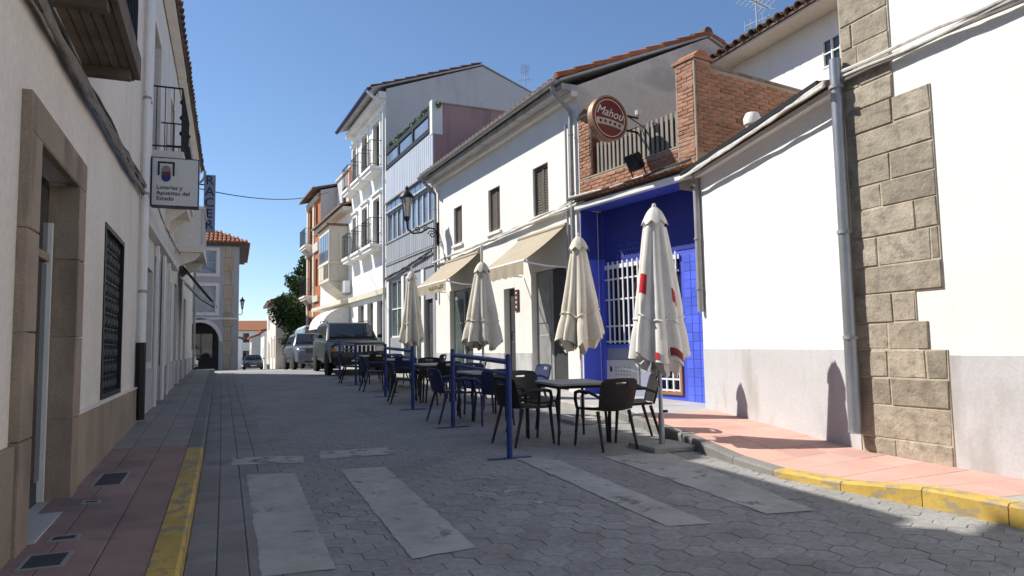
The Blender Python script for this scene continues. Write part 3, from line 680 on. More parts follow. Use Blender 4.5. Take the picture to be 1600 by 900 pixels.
# overhead wire across the street
t = thing('overhead_wire', 'single dark wire strung across the street against the sky', 'wire', (-.9, 20.5, 5.9))
a_, b_ = Vector((-.95, 20.5, 5.75)), Vector((4.62, 38.3, 9.8))
MB().tube([a_.lerp(b_, i/16)-Vector((0, 0, .35*4*(i/16)*(1-i/16))) for i in range(17)], .016, 6).build('cable', M['cable'], t, True)

# 4. arcaded building at the end of the street
F4 = Fac((-9, 45), (.22, 45), 1)      # v points away from the camera here
G4 = lambda u, v, z: Vector((-9+u, 45-v, z+.2))
H = thing('arcaded_building', 'grey rendered corner building with an arch and red hipped tile roof, closing the street', 'house', (-4, 45, .2))
mb = MB(); hs = [(6.1, 8.0, 1.75, 5.0)]
hs = [(6.25, 7.95, 5.75, 7.1), (6.25, 7.95, 3.45, 5.0), (2.6, 4.3, 5.75, 7.1), (2.6, 4.3, 3.45, 5.0), (6.05, 8.15, 0, 2.9), (2.4, 4.5, 0, 2.9)]
wall_front(mb, G4, 0, 9.22, -1, 7.6, hs, .35)
for a, b in ((6.05, 8.15), (2.4, 4.5)):
    c = (a+b)/2; r_ = (b-a)/2; N = 10
    for i in range(N):
        q0, q1 = math.pi*i/N, math.pi*(i+1)/N
        mb.quad(G4(c-r_*math.cos(q0), 0, 1.75+1.1*math.sin(q0)), G4(c-r_*math.cos(q1), 0, 1.75+1.1*math.sin(q1)), G4(c-r_*math.cos(q1), 0, 2.9), G4(c-r_*math.cos(q0), 0, 2.9))
        mb.quad(G4(c-r_*math.cos(q0), 0, 1.75+1.1*math.sin(q0)), G4(c-r_*math.cos(q1), 0, 1.75+1.1*math.sin(q1)), G4(c-r_*math.cos(q1), -.35, 1.75+1.1*math.sin(q1)), G4(c-r_*math.cos(q0), -.35, 1.75+1.1*math.sin(q0)))
mb.quad(G4(9.22, 0, -1), G4(9.22, -9, -1), G4(9.22, -9, 7.6), G4(9.22, 0, 7.6)); mb.quad(G4(0, 0, -1), G4(0, -9, -1), G4(0, -9, 7.6), G4(0, 0, 7.6)); mb.quad(G4(0, -9, -1), G4(9.22, -9, -1), G4(9.22, -9, 7.6), G4(0, -9, 7.6))
mb.build('wall', mat('blue-grey render', (.335, .335, .345), .95, .04, .8, .12, 30, stain=(.34, .35, .38), samt=.5), H)
for a, b, c, e in hs[:4]:
    fr = MB()
    for p in ((a-.2, a, c-.18, e+.2), (b, b+.2, c-.18, e+.2), (a, b, e, e+.2), (a, b, c-.18, c)): fr.box(G4, p[0], p[1], .001, .05, p[2], p[3])
    fr.build('window_surround', M['gable2'], H); window(G4, H, a, b, c, e, -.2, 'zinc', 'skyglass', .07, (1, 1))
for a, b in ((6.05, 8.15), (2.4, 4.5)):
    c = (a+b)/2; r_ = (b-a)/2+.03
    ar = MB(); N = 12
    for i in range(N):
        q0, q1 = math.pi*i/N, math.pi*(i+1)/N
        ar.prism(G4, [(c-r_*math.cos(q0), 1.75+1.13*math.sin(q0)), (c-r_*math.cos(q1), 1.75+1.13*math.sin(q1)), (c-(r_+.2)*math.cos(q1), 1.75+1.36*math.sin(q1)), (c-(r_+.2)*math.cos(q0), 1.75+1.36*math.sin(q0))], .001, .06)
    ar.build('arch', M['gable2'], H)
    MB().box(G4, a-.4, b+.4, -2.5, -2.4, -1, 3.1).build('arcade_back_wall', M['darkdoor'], H)
    window(G4, H, a+.35, b-.35, .7, 2.3, -2.3, 'darkdoor', 'glass', .06, (1, 0), 'shop_window')
for k in range(9):
    wq = .52 if k % 2 else .36
    MB().cbox(G4, 8.62-wq/2, 8.62+wq/2, 0, .045, .1+k*.83, .1+k*.83+.8, .02).build('quoin_stone', M['slab'], H)
MB().box(G4, -.02, 9.24, .0, .06, 3.02, 3.14).build('string_course', M['gable2'], H)
rf = MB()
A = [Vector((-9.6, 44.4, 7.75)), Vector((.82, 44.4, 7.75)), Vector((.82, 54.6, 7.75)), Vector((-9.6, 54.6, 7.75))]; r0, r1 = Vector((-5.2, 49.5, 10.1)), Vector((-3.6, 49.5, 10.1))
rf.poly([A[0], A[1], r1, r0]); rf.poly([A[1], A[2], r1]); rf.poly([A[2], A[3], r0, r1]); rf.poly([A[3], A[0], r0]); rf.poly(A)
R = rf.build('roof', M['rooftile'], H)
MB().box(lambda u, v, z: Vector((u, v, z)), -9.4, .62, 44.6, 54.4, 7.6, 7.748).build('cornice', M['darkdoor'], H)
t = MB(); ut = -9.5
while ut < .75:     # front slope tiles, stopping at the hips
    f = min(1, (ut+9.6)/4.4 if ut < -5.2 else 1, (.82-ut)/4.42 if ut > -3.6 else 1)
    n_ = max(1, int(round(10*f)))
    for k in range(n_):
        P = []
        for ff, rr, dz in ((k/10, .105, .03), (min((k+1.1)/10, f+.03), .085, 0)):
            y_, z_ = 44.36+5.14*ff, 7.76+2.35*ff+dz
            for j in range(5): P.append((ut-rr*math.cos(math.pi*j/4), y_, z_+rr*.8*math.sin(math.pi*j/4)))
        t.add(P, [(j, j+1, 6+j, 5+j) for j in range(4)]+[(0, 1, 2, 3, 4)])
    ut += .24
t.build('tile_field', M['rooftile'], R, kind='stuff')
# lantern on that building's corner
def lantern(root, p, s=1., arm=None):
    """hexagonal street lantern hanging at p (centre of its glass)"""
    p = Vector(p)
    MB().lathe([(.07*s, -.24*s), (.13*s, .22*s)], p, 6).build('lantern_glass', M['frost'], root)
    MB().lathe([(.02*s, -.36*s), (.06*s, -.33*s), (.085*s, -.245*s), (.02*s, -.242*s)], p, 8).build('lantern_base', M['black'], root, True)
    fr = MB()
    for j in range(6):
        q = math.pi/3*j; fr.tube([p+Vector((.072*s*math.cos(q), .072*s*math.sin(q), -.24*s)), p+Vector((.134*s*math.cos(q), .134*s*math.sin(q), .22*s))], .009*s, 4)
    fr.build('lantern_frame', M['black'], root)
    MB().lathe([(.19*s, .215*s), (.185*s, .25*s), (.12*s, .33*s), (.06*s, .40*s), (.035*s, .43*s), (.045*s, .47*s), (.02*s, .51*s), (.0, .53*s)], p, 12).build('lantern_cap', M['black'], root, True)
t = thing('corner_lantern', 'small lantern on a bracket at the corner of the arcaded building', 'street lamp', (.3, 45.2, 3.5))
lantern(t, (.42, 45.2, 4.15), .85); MB().tube([(.21, 45.2, 3.55), (.34, 45.2, 3.5), (.42, 45.2, 3.62), (.42, 45.2, 3.86)], .022, 6).build('bracket', M['black'], t, True)

# ------------------------------------------------------------------ right row, from near to far
# 5. plastered house with granite quoins
F5 = Fac((5.97, 5.46), (5.97, -8), 1); F5.n = Vector((-1, 0, 0))    # u runs towards the camera
H = house('quoined_house', 'bright white plastered house with granite corner stones and grey painted base', F5)
mb = MB(); wall_front(mb, F5, .0, 13.4, -.3, 7.2, [(4.2, 5.3, 1.3, 3.0), (8, 9.2, .05, 2.6)], .18); shell(mb, F5, .0, 13.4, -.3, 7.2, 8, 9, 4.2); mb.build('wall', M['plaster'], H)
MB().box(F5, 1.0, 8, .0, .012, -.2, 1.21).build('dado', M['dado'], H)
MB().box(F5, 9.2, 13.3, .0, .012, -.3, 1.21).build('dado', M['dado'], H)
window(F5, H, 4.2, 5.3, 1.3, 3.0, -.1, 'whitemetal'); door(F5, H, 8, 9.2, -.1, 2.6, -.12, 'brownwood')
MB().box(F5, .0, .985, -.01, .012, -.2, 1.262).box(F5, .0, .70, -.01, .011, 1.262, 1.818).box(F5, .0, .985, -.01, .012, 1.818, 3.722).box(F5, .0, .60, -.01, .011, 3.722, 7.1).build('quoin_mortar', M['stonebase'], H)
rows = [.40, .72, .99, 1.262, 1.53, 1.818, 2.09, 2.39, 2.67, 2.92, 3.19, 3.475, 3.722, 3.96, 4.40, 4.66, 5.05, 5.5, 5.9, 6.3, 6.7, 7.1]
splits = {0: [], 1: [.38], 2: [.36, .77], 3: [.38, .80], 4: [.45], 5: [], 6: [.32, .90], 7: [.76], 8: [.40], 9: [.52], 10: [], 11: [.58], 12: [], 13: [.22], 14: [.16], 15: [], 16: [.3], 17: [], 18: [.35], 19: [], 20: [.3]}
rd = random.Random(12)
zb = -.02; rr = [zb]+rows
for i, (a, b) in enumerate(zip(rr, rr[1:])):
    wd = .98 if b < 1.27 else .695 if b < 1.83 else .98 if b < 3.73 else .595
    cuts = [.012]+splits.get(i-1 if i else 0, [])+[wd]
    if i == 0: cuts = [.012, .40, wd]
    for p, q in zip(cuts, cuts[1:]):
        g = .007
        o = MB().cbox(F5, p+g, q-(g if q < wd else .002), -.02, .022+rd.uniform(-.005, .006), a+g, b-g, rd.uniform(.005, .010), .005).build('quoin_stone', M['stone'], H)
rf = MB(); roof_slab(rf, F5, -.2, 13.4, .4, 7.18, -4.2, 9.1); roof_slab(rf, F5, -.2, 13.4, -4.2, 9.1, -8.4, 7.2); rf.build('roof', M['oldtile'], H)

# 6. low white wall with eave, grey base and metal pipe
F6 = Fac((5.975, 5.475), (6.935, 9.327), 1)
H = house('low_white_house', 'low bright white house front with grey base, between blue bar and corner stones', F6)
mb = MB(); wall_front(mb, F6, .0, F6.L-.002, -.2, 4.05, [], .1); mb.box(F6, .0, F6.L-.002, -3.4, -.002, -.2, 4.05, 'f'); mb.build('wall', M['plaster'], H)
n_ = 12
dd = MB(); ds = []
for i in range(n_+1):
    u = F6.L*i/n_-.001*i; g = gz(F6(u, 0, 0).y)+.05
    ds += [F6(u, .012, g), F6(u, .012, 1.265)]
dd.add(ds, [(2*i, 2*i+1, 2*i+3, 2*i+2) for i in range(n_)]); dd.quad(F6(0, 0, 1.265), F6(F6.L-.012, 0, 1.265), F6(F6.L-.012, .012, 1.265), F6(0, .012, 1.265)); dd.build('dado', M['dado'], H)
rf = MB(); roof_slab(rf, F6, .05, F6.L+.1, .24, 4.06, -3.3, 4.62, .06); R = rf.build('roof', M['oldtile'], H)
tm = tile_piece_mesh(.095, .45).mesh('roof_tile', M['oldtile'], True)
sl_ = math.atan2(.56, 3.54)
def tile_rot(F, s):
    yv = (-F.n*math.cos(s)+Vector((0, 0, math.sin(s)))); zv = (F.n*math.sin(s)+Vector((0, 0, math.cos(s)))); return Matrix((yv.cross(zv), yv, zv)).transposed().to_euler()
t = MB(); tile_rows(t, F6, .15, F6.L, -.3, 4.12, -3.3, 4.62, .222, .09, 8); t.build('tile_field', M['oldtile'], R, kind='stuff')
MB().box(F6, .05, F6.L+.05, .225, .262, 4.065, 4.125).build('eave_board', M['black'], H)
MB().box(F6, .0, F6.L-.01, .002, .10, 3.99, 4.055).build('cornice', M['plaster'], H)
P_ = MB().tube([F6(-.05, .10, 4.32), F6(-.05, .10, 2.45)], .06, 12).build('downpipe', M['steel'], H, True)
MB().tube([F6(-.05, .10, 2.47), F6(-.05, .10, 1.35)], .064, 12).tube([F6(-.05, .10, 1.37), F6(-.05, .10, .50), F6(-.06, .115, .42)], .068, 12).build('downpipe', M['steel'], H, True)
for z in (4.0, 2.46, 1.37): MB().tube([F6(-.05, .10, z), F6(-.05, .10, z+.035)], .076, 12).build('pipe_clip', M['zinc'], P_, True)
cables('wall_cables', 'white painted cable bundle running along the eave and across the corner stones', F6, (F6.L+.1, -.1), .25, (4.02, 4.03), ['cable_w', 'cable_w', 'cable_w'], .02, .02, .015, 21)
cables('wall_cables', 'white cables crossing the upper white plaster right of the corner stones', F5, (.05, 7.), .06, (4.12, 4.14), ['cable_w', 'cable_w', 'cable_g', 'cable_w'], .015, .05, .017, 23)
# round white vent standing on the low roof
t = thing('vent_cap', 'white rounded vent cap standing on the low roof before the brick wall', 'vent', tuple(F6(3.0, -.5, 4.3)))
MB().tube([F6(3.0, -.5, 4.2), F6(3.0, -.5, 4.62)], .07, 10).build('pipe', M['whitemetal'], t, True)
MB().lathe([(.075, .0), (.125, .03), (.13, .12), (.09, .2), (.0, .23)], F6(3.0, -.5, 4.58), 12).build('cap', M['whitemetal'], t, True)
MB().lathe([(.10, -.05), (.10, .02)], F6(3.0, -.5, 4.56), 12).build('collar', M['zinc'], t, True)

# 7. the blue bar with its brick terrace
F7 = Fac((6.935, 9.327), (6.385, 12.38), 1); L7 = F7.L
H = house('blue_bar', 'bar front painted ultramarine under a brick terrace, with white window grille', F7)
mb = MB(); B7 = -.5
wall_front(mb, F7, .0, L7, -.1, 4.05, [(.95, 3.0, 1.36, 2.9), (.98, 1.56, .5, 1.14)], .15, B7)
mb.quad(F7(L7-.02, B7, -.1), F7(L7-.02, 0, -.1), F7(L7-.02, 0, 4.05), F7(L7-.02, B7, 4.05)); mb.quad(F7(.0, B7, -.1), F7(.0, 0, -.1), F7(.0, 0, 4.05), F7(.0, B7, 4.05))
mb.quad(F7(0, B7, 4.04), F7(L7, B7, 4.04), F7(L7, 0, 4.04), F7(0, 0, 4.04))
mb.build('wall', M['bluewall'], H)
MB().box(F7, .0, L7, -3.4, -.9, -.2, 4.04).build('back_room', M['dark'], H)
MB().box(F7, 1.66, 2.99, B7, B7+.02, .2, 1.3).build('lower_panel', mat('grey-blue panel', (.30, .33, .42), .7, .06, 2, .08), H)
# glazed blue tiles on the pier at the right
nt_ = 0
for i in range(5):
    for k in range(17):
        u0 = .05+i*.16; z0 = .32+k*.152
        if u0+.155 > .93: continue
        MB().cbox(F7, u0, u0+.155, B7, B7+.014, z0, z0+.147, .004).build('wall_tile', M['bluetile'], H)
# white grille before the dark window
W = MB().box(F7, .95, 3.0, B7-.15, B7-.14, 1.36, 2.9).build('window', M['glass'], H)
g = MB(); 
for z in (1.40, 1.70, 2.22, 2.62): MB().box(F7, .95, 3.0, B7+.02, B7+.032, z, z+.03).build('grille_rail', M['whitemetal'], W)
MB().box(F7, .93, 3.02, B7+.018, B7+.036, 2.84, 2.92).build('grille_rail', M['whitemetal'], W)
for i in range(15): 
    u = .985+i*.142; MB().box(F7, u, u+.028, B7+.034, B7+.054, 1.37, 2.98).build('grille_bar', M['whitemetal'], W)
MB().box(F7, .9, 3.04, B7, B7+.06, 1.29, 1.355).build('sill', M['bluetile'], H)
# low lattice door panel with brown frame
fr = MB()
for a, b, c, e in ((.96, 1.58, .46, .51), (.96, 1.58, 1.13, 1.18), (.96, 1.01, .51, 1.13), (1.53, 1.58, .51, 1.13)): fr.box(F7, a, b, B7-.03, B7+.03, c, e)
W = fr.build('lattice_panel', mat('orange brown wood', (.36, .16, .07), .6, .12, 5, .1, 60), H)
MB().box(F7, 1.01, 1.53, B7-.14, B7-.12, .51, 1.13).build('pane', M['glass'], W)
for i in range(4): MB().box(F7, 1.01+i*.165, 1.04+i*.165, B7-.01, B7+.015, .51, 1.13).build('glazing_bar', M['whitemetal'], W)
for k in range(4): MB().box(F7, 1.01, 1.53, B7-.012, B7+.012, .52+k*.195, .55+k*.195).build('glazing_bar', M['whitemetal'], W)
MB().box(F7, .02, L7-.05, B7, B7+.012, 2.99, 4.03).build('painted_shade_panel', mat('blue with painted shade', (.035, .05, .27), .6, .1, 2, .08), H)  # shade in the top of the recess, painted in as a darker blue
# painted lettering, too faded to read: faint strokes
fl = MB(); rd = random.Random(4)
for k, (z, n_) in enumerate(((3.25, 9), (3.15, 8), (3.05, 9))):
    for i in range(n_):
        u = 2.55-i*.085+k*.03
        if rd.random() < .2: continue
        fl.box(F7, u-.05, u, B7+.0125, B7+.015, z, z+rd.uniform(.03, .06))
fl.build('faded_lettering', mat('faded blue lettering', (.075, .095, .36), .7, 0, 2, 0), H, kind='stuff')
MB().box(F7, L7-.132, L7-.035, -.49, -.40, .2, 3.05).build('side_pier', M['bluewall'], H)
MB().box(F7, L7-.132, L7-.035, -.49, -.402, 3.052, 4.0).build('painted_shade_pier', MATS['blue with painted shade'], H)  # shaded top of the pier, painted darker than the blue below
MB().box(F7, L7-.033, L7-.004, -.49, .02, .2, 3.05).build('side_panel', M['bluewall'], H)
MB().box(F7, L7-.033, L7-.004, -.49, .018, 3.052, 4.02).build('painted_shade_side', MATS['blue with painted shade'], H)  # same painted shade carried onto the side panel
# front beam, tile edge, brick parapet and slatted railing above
MB().box(F7, -.02, L7+.02, .02, .14, 4.03, 4.12).build('front_beam', M['whitemetal'], H)
MB().box(F7, .0, L7, -.55, .008, 4.06, 4.36).build('parapet_core', M['brickjoint'], H)
rf = MB(); roof_slab(rf, F7, .0, L7, .17, 4.16, .0, 4.26, .03); R = rf.build('tile_edge', M['oldtile'], H)
tm2 = tile_piece_mesh(.055, .20).mesh('roof_tile', M['rooftile'], True)
for i in range(22): piece('roof_tile', tm2, R, F7(.08+i*.1375, .20, 4.185), rot=tile_rot(F7, .53))
def brick_mesh(m='brick', L=.232, T=.06, H_=.055):
    mm = []
    for k in range(4):
        mb = MB(); mb.cbox(lambda u, v, z: Vector((u, -v, z)), -L/2, L/2, -.05, T*.5, -H_/2, H_/2, .006, .004); mm.append(mb.mesh('brick', M[m]))
    return mm
bm_ = brick_mesh()
def bricks(F, H, u0, u1, z0, z1, v, rot, pu=.245, pz=.0665, limit=None):
    rd = random.Random(int(u0*100+z0*10)); n = 0; k = 0; z = z0+pz/2
    while z < z1-.02:
        u = u0+(pu/2 if k % 2 else pu)-pu/2; 
        us_ = []
        while u < u1-.01:
            a, b = max(u, u0), min(u+pu, u1)
            if b-a > .05: us_.append((a, b))
            u += pu
        if us_ and us_[0][0]-u0 > .06: us_.insert(0, (u0, us_[0][0]))
        for a, b in us_:
            o = piece('brick', rd.choice(bm_), H, F((a+b)/2, v+rd.uniform(-.004, .006), z), rot=(rd.uniform(-.01, .01), 0, rot)); o.scale = ((b-a-.012)/.232, 1, 1); n += 1
        z += pz; k += 1
    return n
# rotation that turns a brick's -y face to the facade normal
rotn = lambda n: math.atan2(n.x, -n.y)
bricks(F7, H, .02, L7-.02, 4.19, 4.62, -.012, rotn(F7.n))
MB().box(F7, .3, L7-.3, -.22, .008, 4.36, 4.615).build('parapet_core', M['brickjoint'], H)
MB().box(F7, .0, L7-.0, -.235, .015, 4.622, 4.65).build('coping', M['brickjoint'], H)
MB().box(F7, L7-.379, L7-.02, -.30, .008, 4.36, 5.86).build('pier_core', M['brickjoint'], H)
bricks(F7, H, L7-.37, L7-.01, 4.66, 5.86, -.012, rotn(F7.n))
S7 = Fac((0, 0), (1, 0), 1)
S7.P = F7(L7-.37, -.02, 0); S7.u = -F7.n; S7.n = -F7.u; S7.ang = math.atan2(S7.u.y, S7.u.x); S7.L = .3
bricks(S7, H, .0, .29, 4.66, 5.86, -.012, rotn(S7.n))
cp = MB().box(F7, L7-.40, L7+.02, -.33, .02, 5.865, 5.93).build('pier_cap', M['brickjoint'], H)
MB().prism(F7, [(L7-.38, 5.932), (L7, 5.932), (L7-.19, 6.05)], -.31, .0).build('pier_cap', M['rooftile'], H)
MB().box(F7, .30, L7-.38, -.19, -.17, 4.66, 5.24).build('dark_gap_sheet', M['darkdoor'], H)  # dark sheet added behind the slats so the gaps between them look dark
RL = MB().box(F7, .30, L7-.38, -.14, -.10, 4.72, 4.76).box(F7, .30, L7-.38, -.14, -.10, 5.17, 5.20).build('slatted_railing', M['brownwood'], H)
slm = mat('grey aluminium slat', (.25, .225, .195), .6, .10, 4, .05, 30, rand=.1, metal=.2)
for i in range(20): u = .33+i*.118; MB().box(F7, u, u+.062, -.098, -.075, 4.67, 5.29).build('slat', slm, RL)
MB().box(F7, L7-.405, L7-.375, -.16, -.05, 4.66, 5.4).build('railing_post', mat('rusty steel', (.16, .07, .045), .8, .2, 6, .3), RL)
# open front edge: white guide post and zinc gutter pipe at the corner with the low house
MB().box(F7, -.0, .05, -.08, .03, 3.1, 4.02).build('guide_post', M['whitemetal'], H)
P_ = MB().tube([F7(-.06, .085, 4.2), F7(-.06, .085, 3.0), F7(-.06, .085, 1.85)], .055, 10).build('downpipe', M['zinc'], H, True)
for z in (3.9, 3.0, 2.2): MB().tube([F7(-.06, .085, z), F7(-.06, .085, z+.03)], .068, 10).build('pipe_clip', M['zinc'], P_, True)
# notice board
t = thing('notice_board', 'white notice board with faint print on the low panel of the blue bar', 'notice board', tuple(F7(2.5, B7+.03, .6)))
MB().box(F7, 2.06, 2.98, B7+.021, B7+.045, .62, 1.06).build('board', M['signwhite'], t)
nb = MB(); rd = random.Random(9)
for k in range(3):
    for i in range(6): u = 2.72-i*.08; nb.box(F7, u-.05, u, B7+.0455, B7+.048, .9-k*.07, .9-k*.07+rd.uniform(.02, .05))
nb.build('faint_print', M['inkgrey'], t, kind='stuff')
MB().prism(F7, [(2.84+.035*math.cos(q), .88+.06*math.sin(q)) for q in [math.pi*i/5 for i in range(10)]], B7+.0455, B7+.049).build('emblem', M['ink'], t)

# 8. brick wall of the terrace, seen end on over the low roof
P8 = F7(.0, -.0, 0)
F8 = Fac((P8.x, P8.y), (P8.x-F7.n.x*3.3, P8.y-F7.n.y*3.3), 1); F8.n = -F7.u
H = thing('brick_terrace_wall', 'high red brick side wall with a taller pier, above the low white house', 'wall', (P8.x, P8.y, 4.0))
MB().box(F8, .0, 3.3, -.2, .02, 3.9, 5.93).build('core', M['brickjoint'], H)
nb_ = bricks(F8, H, .36, 3.3, 4.55, 5.93, .0, rotn(F8.n))
mb = MB()
PM = MB().box(F8, -.033, .345, -.36, .062, 3.9, 6.0).build('pier_core', M['brickjoint'], H)
bricks(F8, H, -.005, .345, 4.45, 6.0, .042, rotn(F8.n))
S8 = Fac((0, 0), (1, 0), 1); S8.P = F8(-.012, .03, 0); S8.u = -F8.n; S8.n = -F8.u
bricks(S8, H, .0, .38, 4.19, 6.0, -.002, rotn(S8.n))
MB().box(F8, -.06, .40, -.42, .10, 6.005, 6.06).build('pier_cap', M['brick'], H)
MB().prism(F8, [(-.03, 6.062), (.37, 6.062), (.25, 6.17), (.1, 6.17)], -.38, .06).build('pier_cap', M['rooftile'], H)
MB().box(F8, .36, 3.3, -.23, .03, 5.932, 5.985).build('coping', mat('mossy mortar coping', (.24, .20, .165), .95, .25, 6, .5, 40, stain=(.10, .09, .07), samt=.7, sscale=(4, 4, 4)), H)

# 9. set-back white house behind, with tiled eave and small square window
F9 = Fac((9.75, 4.4), (9.75, 12.2), 1)
H = house('set_back_house', 'white house set back behind the brick wall, with tiled eave and small four-pane window', F9)
mb = MB(); wall_front(mb, F9, .0, 7.8, 0, 7.2, [(4.5, 4.93, 6.2, 6.72)], .16); shell(mb, F9, .0, 7.8, 0, 7.2, 6, 8.4, 3.2); mb.build('wall', M['plaster'], H)
window(F9, H, 4.5, 4.93, 6.2, 6.72, -.02, 'whitemetal', 'glass', .035, (1, 1))
tiled_roof(F9, H, .0, 7.8, .55, 7.2, 3.2, 8.45, 6, 7.2, True, .24, False, soffit='gable', r_=.105)
def antenna(label, p, h=1.6, n=7, ang=.4):
    t = thing('antenna', label, 'antenna', p); p = Vector(p)
    MB().tube([p, p+Vector((0, 0, h))], .018, 6).build('mast', M['zinc'], t)
    d = Vector((math.cos(ang), math.sin(ang), 0)); c = Vector((-d.y, d.x, 0)); q = p+Vector((0, 0, h-.12))
    b = MB().tube([q-d*.5, q+d*.5], .012, 5)
    for i in range(n):
        s = q-d*.45+d*(.9*i/(n-1)); L = .16+.1*abs(i-n/2)/n; b.tube([s-c*L-Vector((0, 0, L*.5)), s, s+c*L-Vector((0, 0, -L*.5))], .008, 4); b.tube([s-c*L+Vector((0, 0, L*.5)), s+c*L-Vector((0, 0, L*.5))], .006, 4)
    b.build('yagi_boom', M['zinc'], t)
    q2 = p+Vector((0, 0, h*.62)); b = MB().tube([q2-c*.3, q2+c*.3], .01, 5)
    for i in range(5): b.tube([q2-c*.3+c*.15*i-Vector((0, 0, .12)), q2-c*.3+c*.15*i+Vector((0, 0, .12))], .007, 4)
    b.build('dipole_panel', M['zinc'], t); return t
antenna('television antenna on the set-back white roof at the right', (10.6, 11.9, 7.45), 1.5, 7, .3)

# 10. two-storey white house with the beige awnings
F10 = Fac((6.385, 12.39), (5.79, 21.1), 1); L10 = F10.L
H = house('awning_house', 'two-storey white house with three narrow shuttered windows and wide grey-beige gable', F10)
wins = [(1.31, 2.03, 4.25, 5.35), (3.84, 4.56, 4.28, 5.38), (6.44, 7.08, 4.32, 5.38)]
doors_ = [(.62, 2.22, .2, 3.02), (3.08, 3.7, .2, 2.75), (5.72, 7.5, .2, 3.0)]
mb = MB(); wall_front(mb, F10, .0, L10, -.1, 6.6, wins+doors_, .2); mb.build('wall', M['plaster'], H)
mb = MB(); shell(mb, F10, .0, L10, -.1, 6.6, 7.2, 8.2, 3.45); mb.build('gable_wall', M['gable'], H)
for w_ in wins: shutters(F10, H, *w_, -.08)
for a, b in ((2.24, 3.06), (3.72, 5.70), (7.52, L10-.01)): MB().box(F10, a, b, .0, .012, .2, 1.2).build('dado', M['dado'], H)
door(F10, H, .64, 1.42, .45, 3.0, -.14, 'darkdoor', 2); door(F10, H, 1.44, 2.2, .45, 3.0, -.13, 'zinc', 2, True); door(F10, H, 3.1, 3.68, .45, 2.73, -.15, 'darkdoor', 2)
window(F10, H, 5.74, 6.6, .5, 2.98, -.14, 'zinc', 'shopglass', .05, (0, 1), 'shop_window'); door(F10, H, 6.62, 7.48, .5, 2.98, -.13, 'zinc', 1, True, 'shopglass')
rf = MB(); roof_slab(rf, F10, -.05, L10+.05, .42, 6.62, -3.45, 8.22, .05); roof_slab(rf, F10, -.05, L10+.05, -3.45, 8.22, -7.4, 6.6, .05); R = rf.build('roof', M['dado'], H)
t = MB(); tile_rows(t, F10, .08, L10, .48, 6.58, -3.45, 8.24, .235, .10, 10); tile_rows(t, F10, .08, L10, -7.4, 6.58, -3.45, 8.24, .235, .10, 6); t.build('tile_field', M['oldtile'], R, kind='stuff')
t = MB()
for sgn, va, za, vb, zb2 in ((1, .5, 6.7, -3.45, 8.3), (1, -7.4, 6.68, -3.45, 8.3)):
    for k in range(9):
        f0, f1 = k/9, (k+1.1)/9; a = F10(-.03, va+(vb-va)*f0, za+(zb2-za)*f0+.03); b = F10(-.03, va+(vb-va)*min(f1, 1), za+(zb2-za)*min(f1, 1))
        MB().tube([a, b], [.06, .05], 8).build('verge_tile', M['rooftile'], R, True)
MB().tube([F10(-.05, -3.45, 8.33), F10(L10, -3.45, 8.33)], .12, 8).build('ridge_tiles', M['oldtile'], R, True, 'stuff')
MB().box(F10, .0, L10, .003, .36, 6.48, 6.60).build('soffit', M['dado'], H)
MB().box(F10, .0, L10, .003, .14, 6.36, 6.478).build('cornice', M['plaster_s'], H)
def gutter(F, H, u0, u1, v, z, m='zinc', r=.07):
    prof = [(math.cos(math.pi*j/6), -math.sin(math.pi*j/6)) for j in range(7)]
    vs = [F(u, v+r*k_*c, z+r*k_*s_) for k_ in (1, .85) for u in (u0, u1) for c, s_ in prof]
    fs = [(j, j+1, 8+j, 7+j) for j in range(6)]+[(14+j, 15+j, 22+j, 21+j) for j in range(6)]+[(0, 7, 21, 14), (6, 13, 27, 20), tuple(range(7)), tuple(range(7, 14))]
    return MB().add(vs, fs).build('gutter', M[m], H, True)
gutter(F10, H, -.05, L10+.05, .50, 6.63)
for u0, u1, zt in ((.16, .26, .5), (L10-.25, L10-.05, .6)):
    p = MB().tube([F10(u0, .5, 6.6), F10(u0, .47, 6.45), F10(u0, .3, 6.3), F10(u0, .08, 6.1), F10(u0, .08, 5.9), F10(u0, .08, 2.8)], .045, 10).build('downpipe', M['zinc'], H, True)
    for z in (5.6, 4.4, 3.2): MB().tube([F10(u0, .08, z), F10(u0, .08, z+.03)], .056, 8).build('pipe_clip', M['zinc'], p, True)
MB().tube([F10(.42, .05, 5.9), F10(.42, .05, 3.1)], .025, 8).build('conduit', M['zinc'], H, True)
cables('wall_cables', 'white painted cable bundle above the beige awnings on the white house', F10, (-.3, L10), .07, (4.2, 4.02), ['cable_w', 'cable_w', 'cable_w', 'cable_g'], .03, .06, .02, 31)
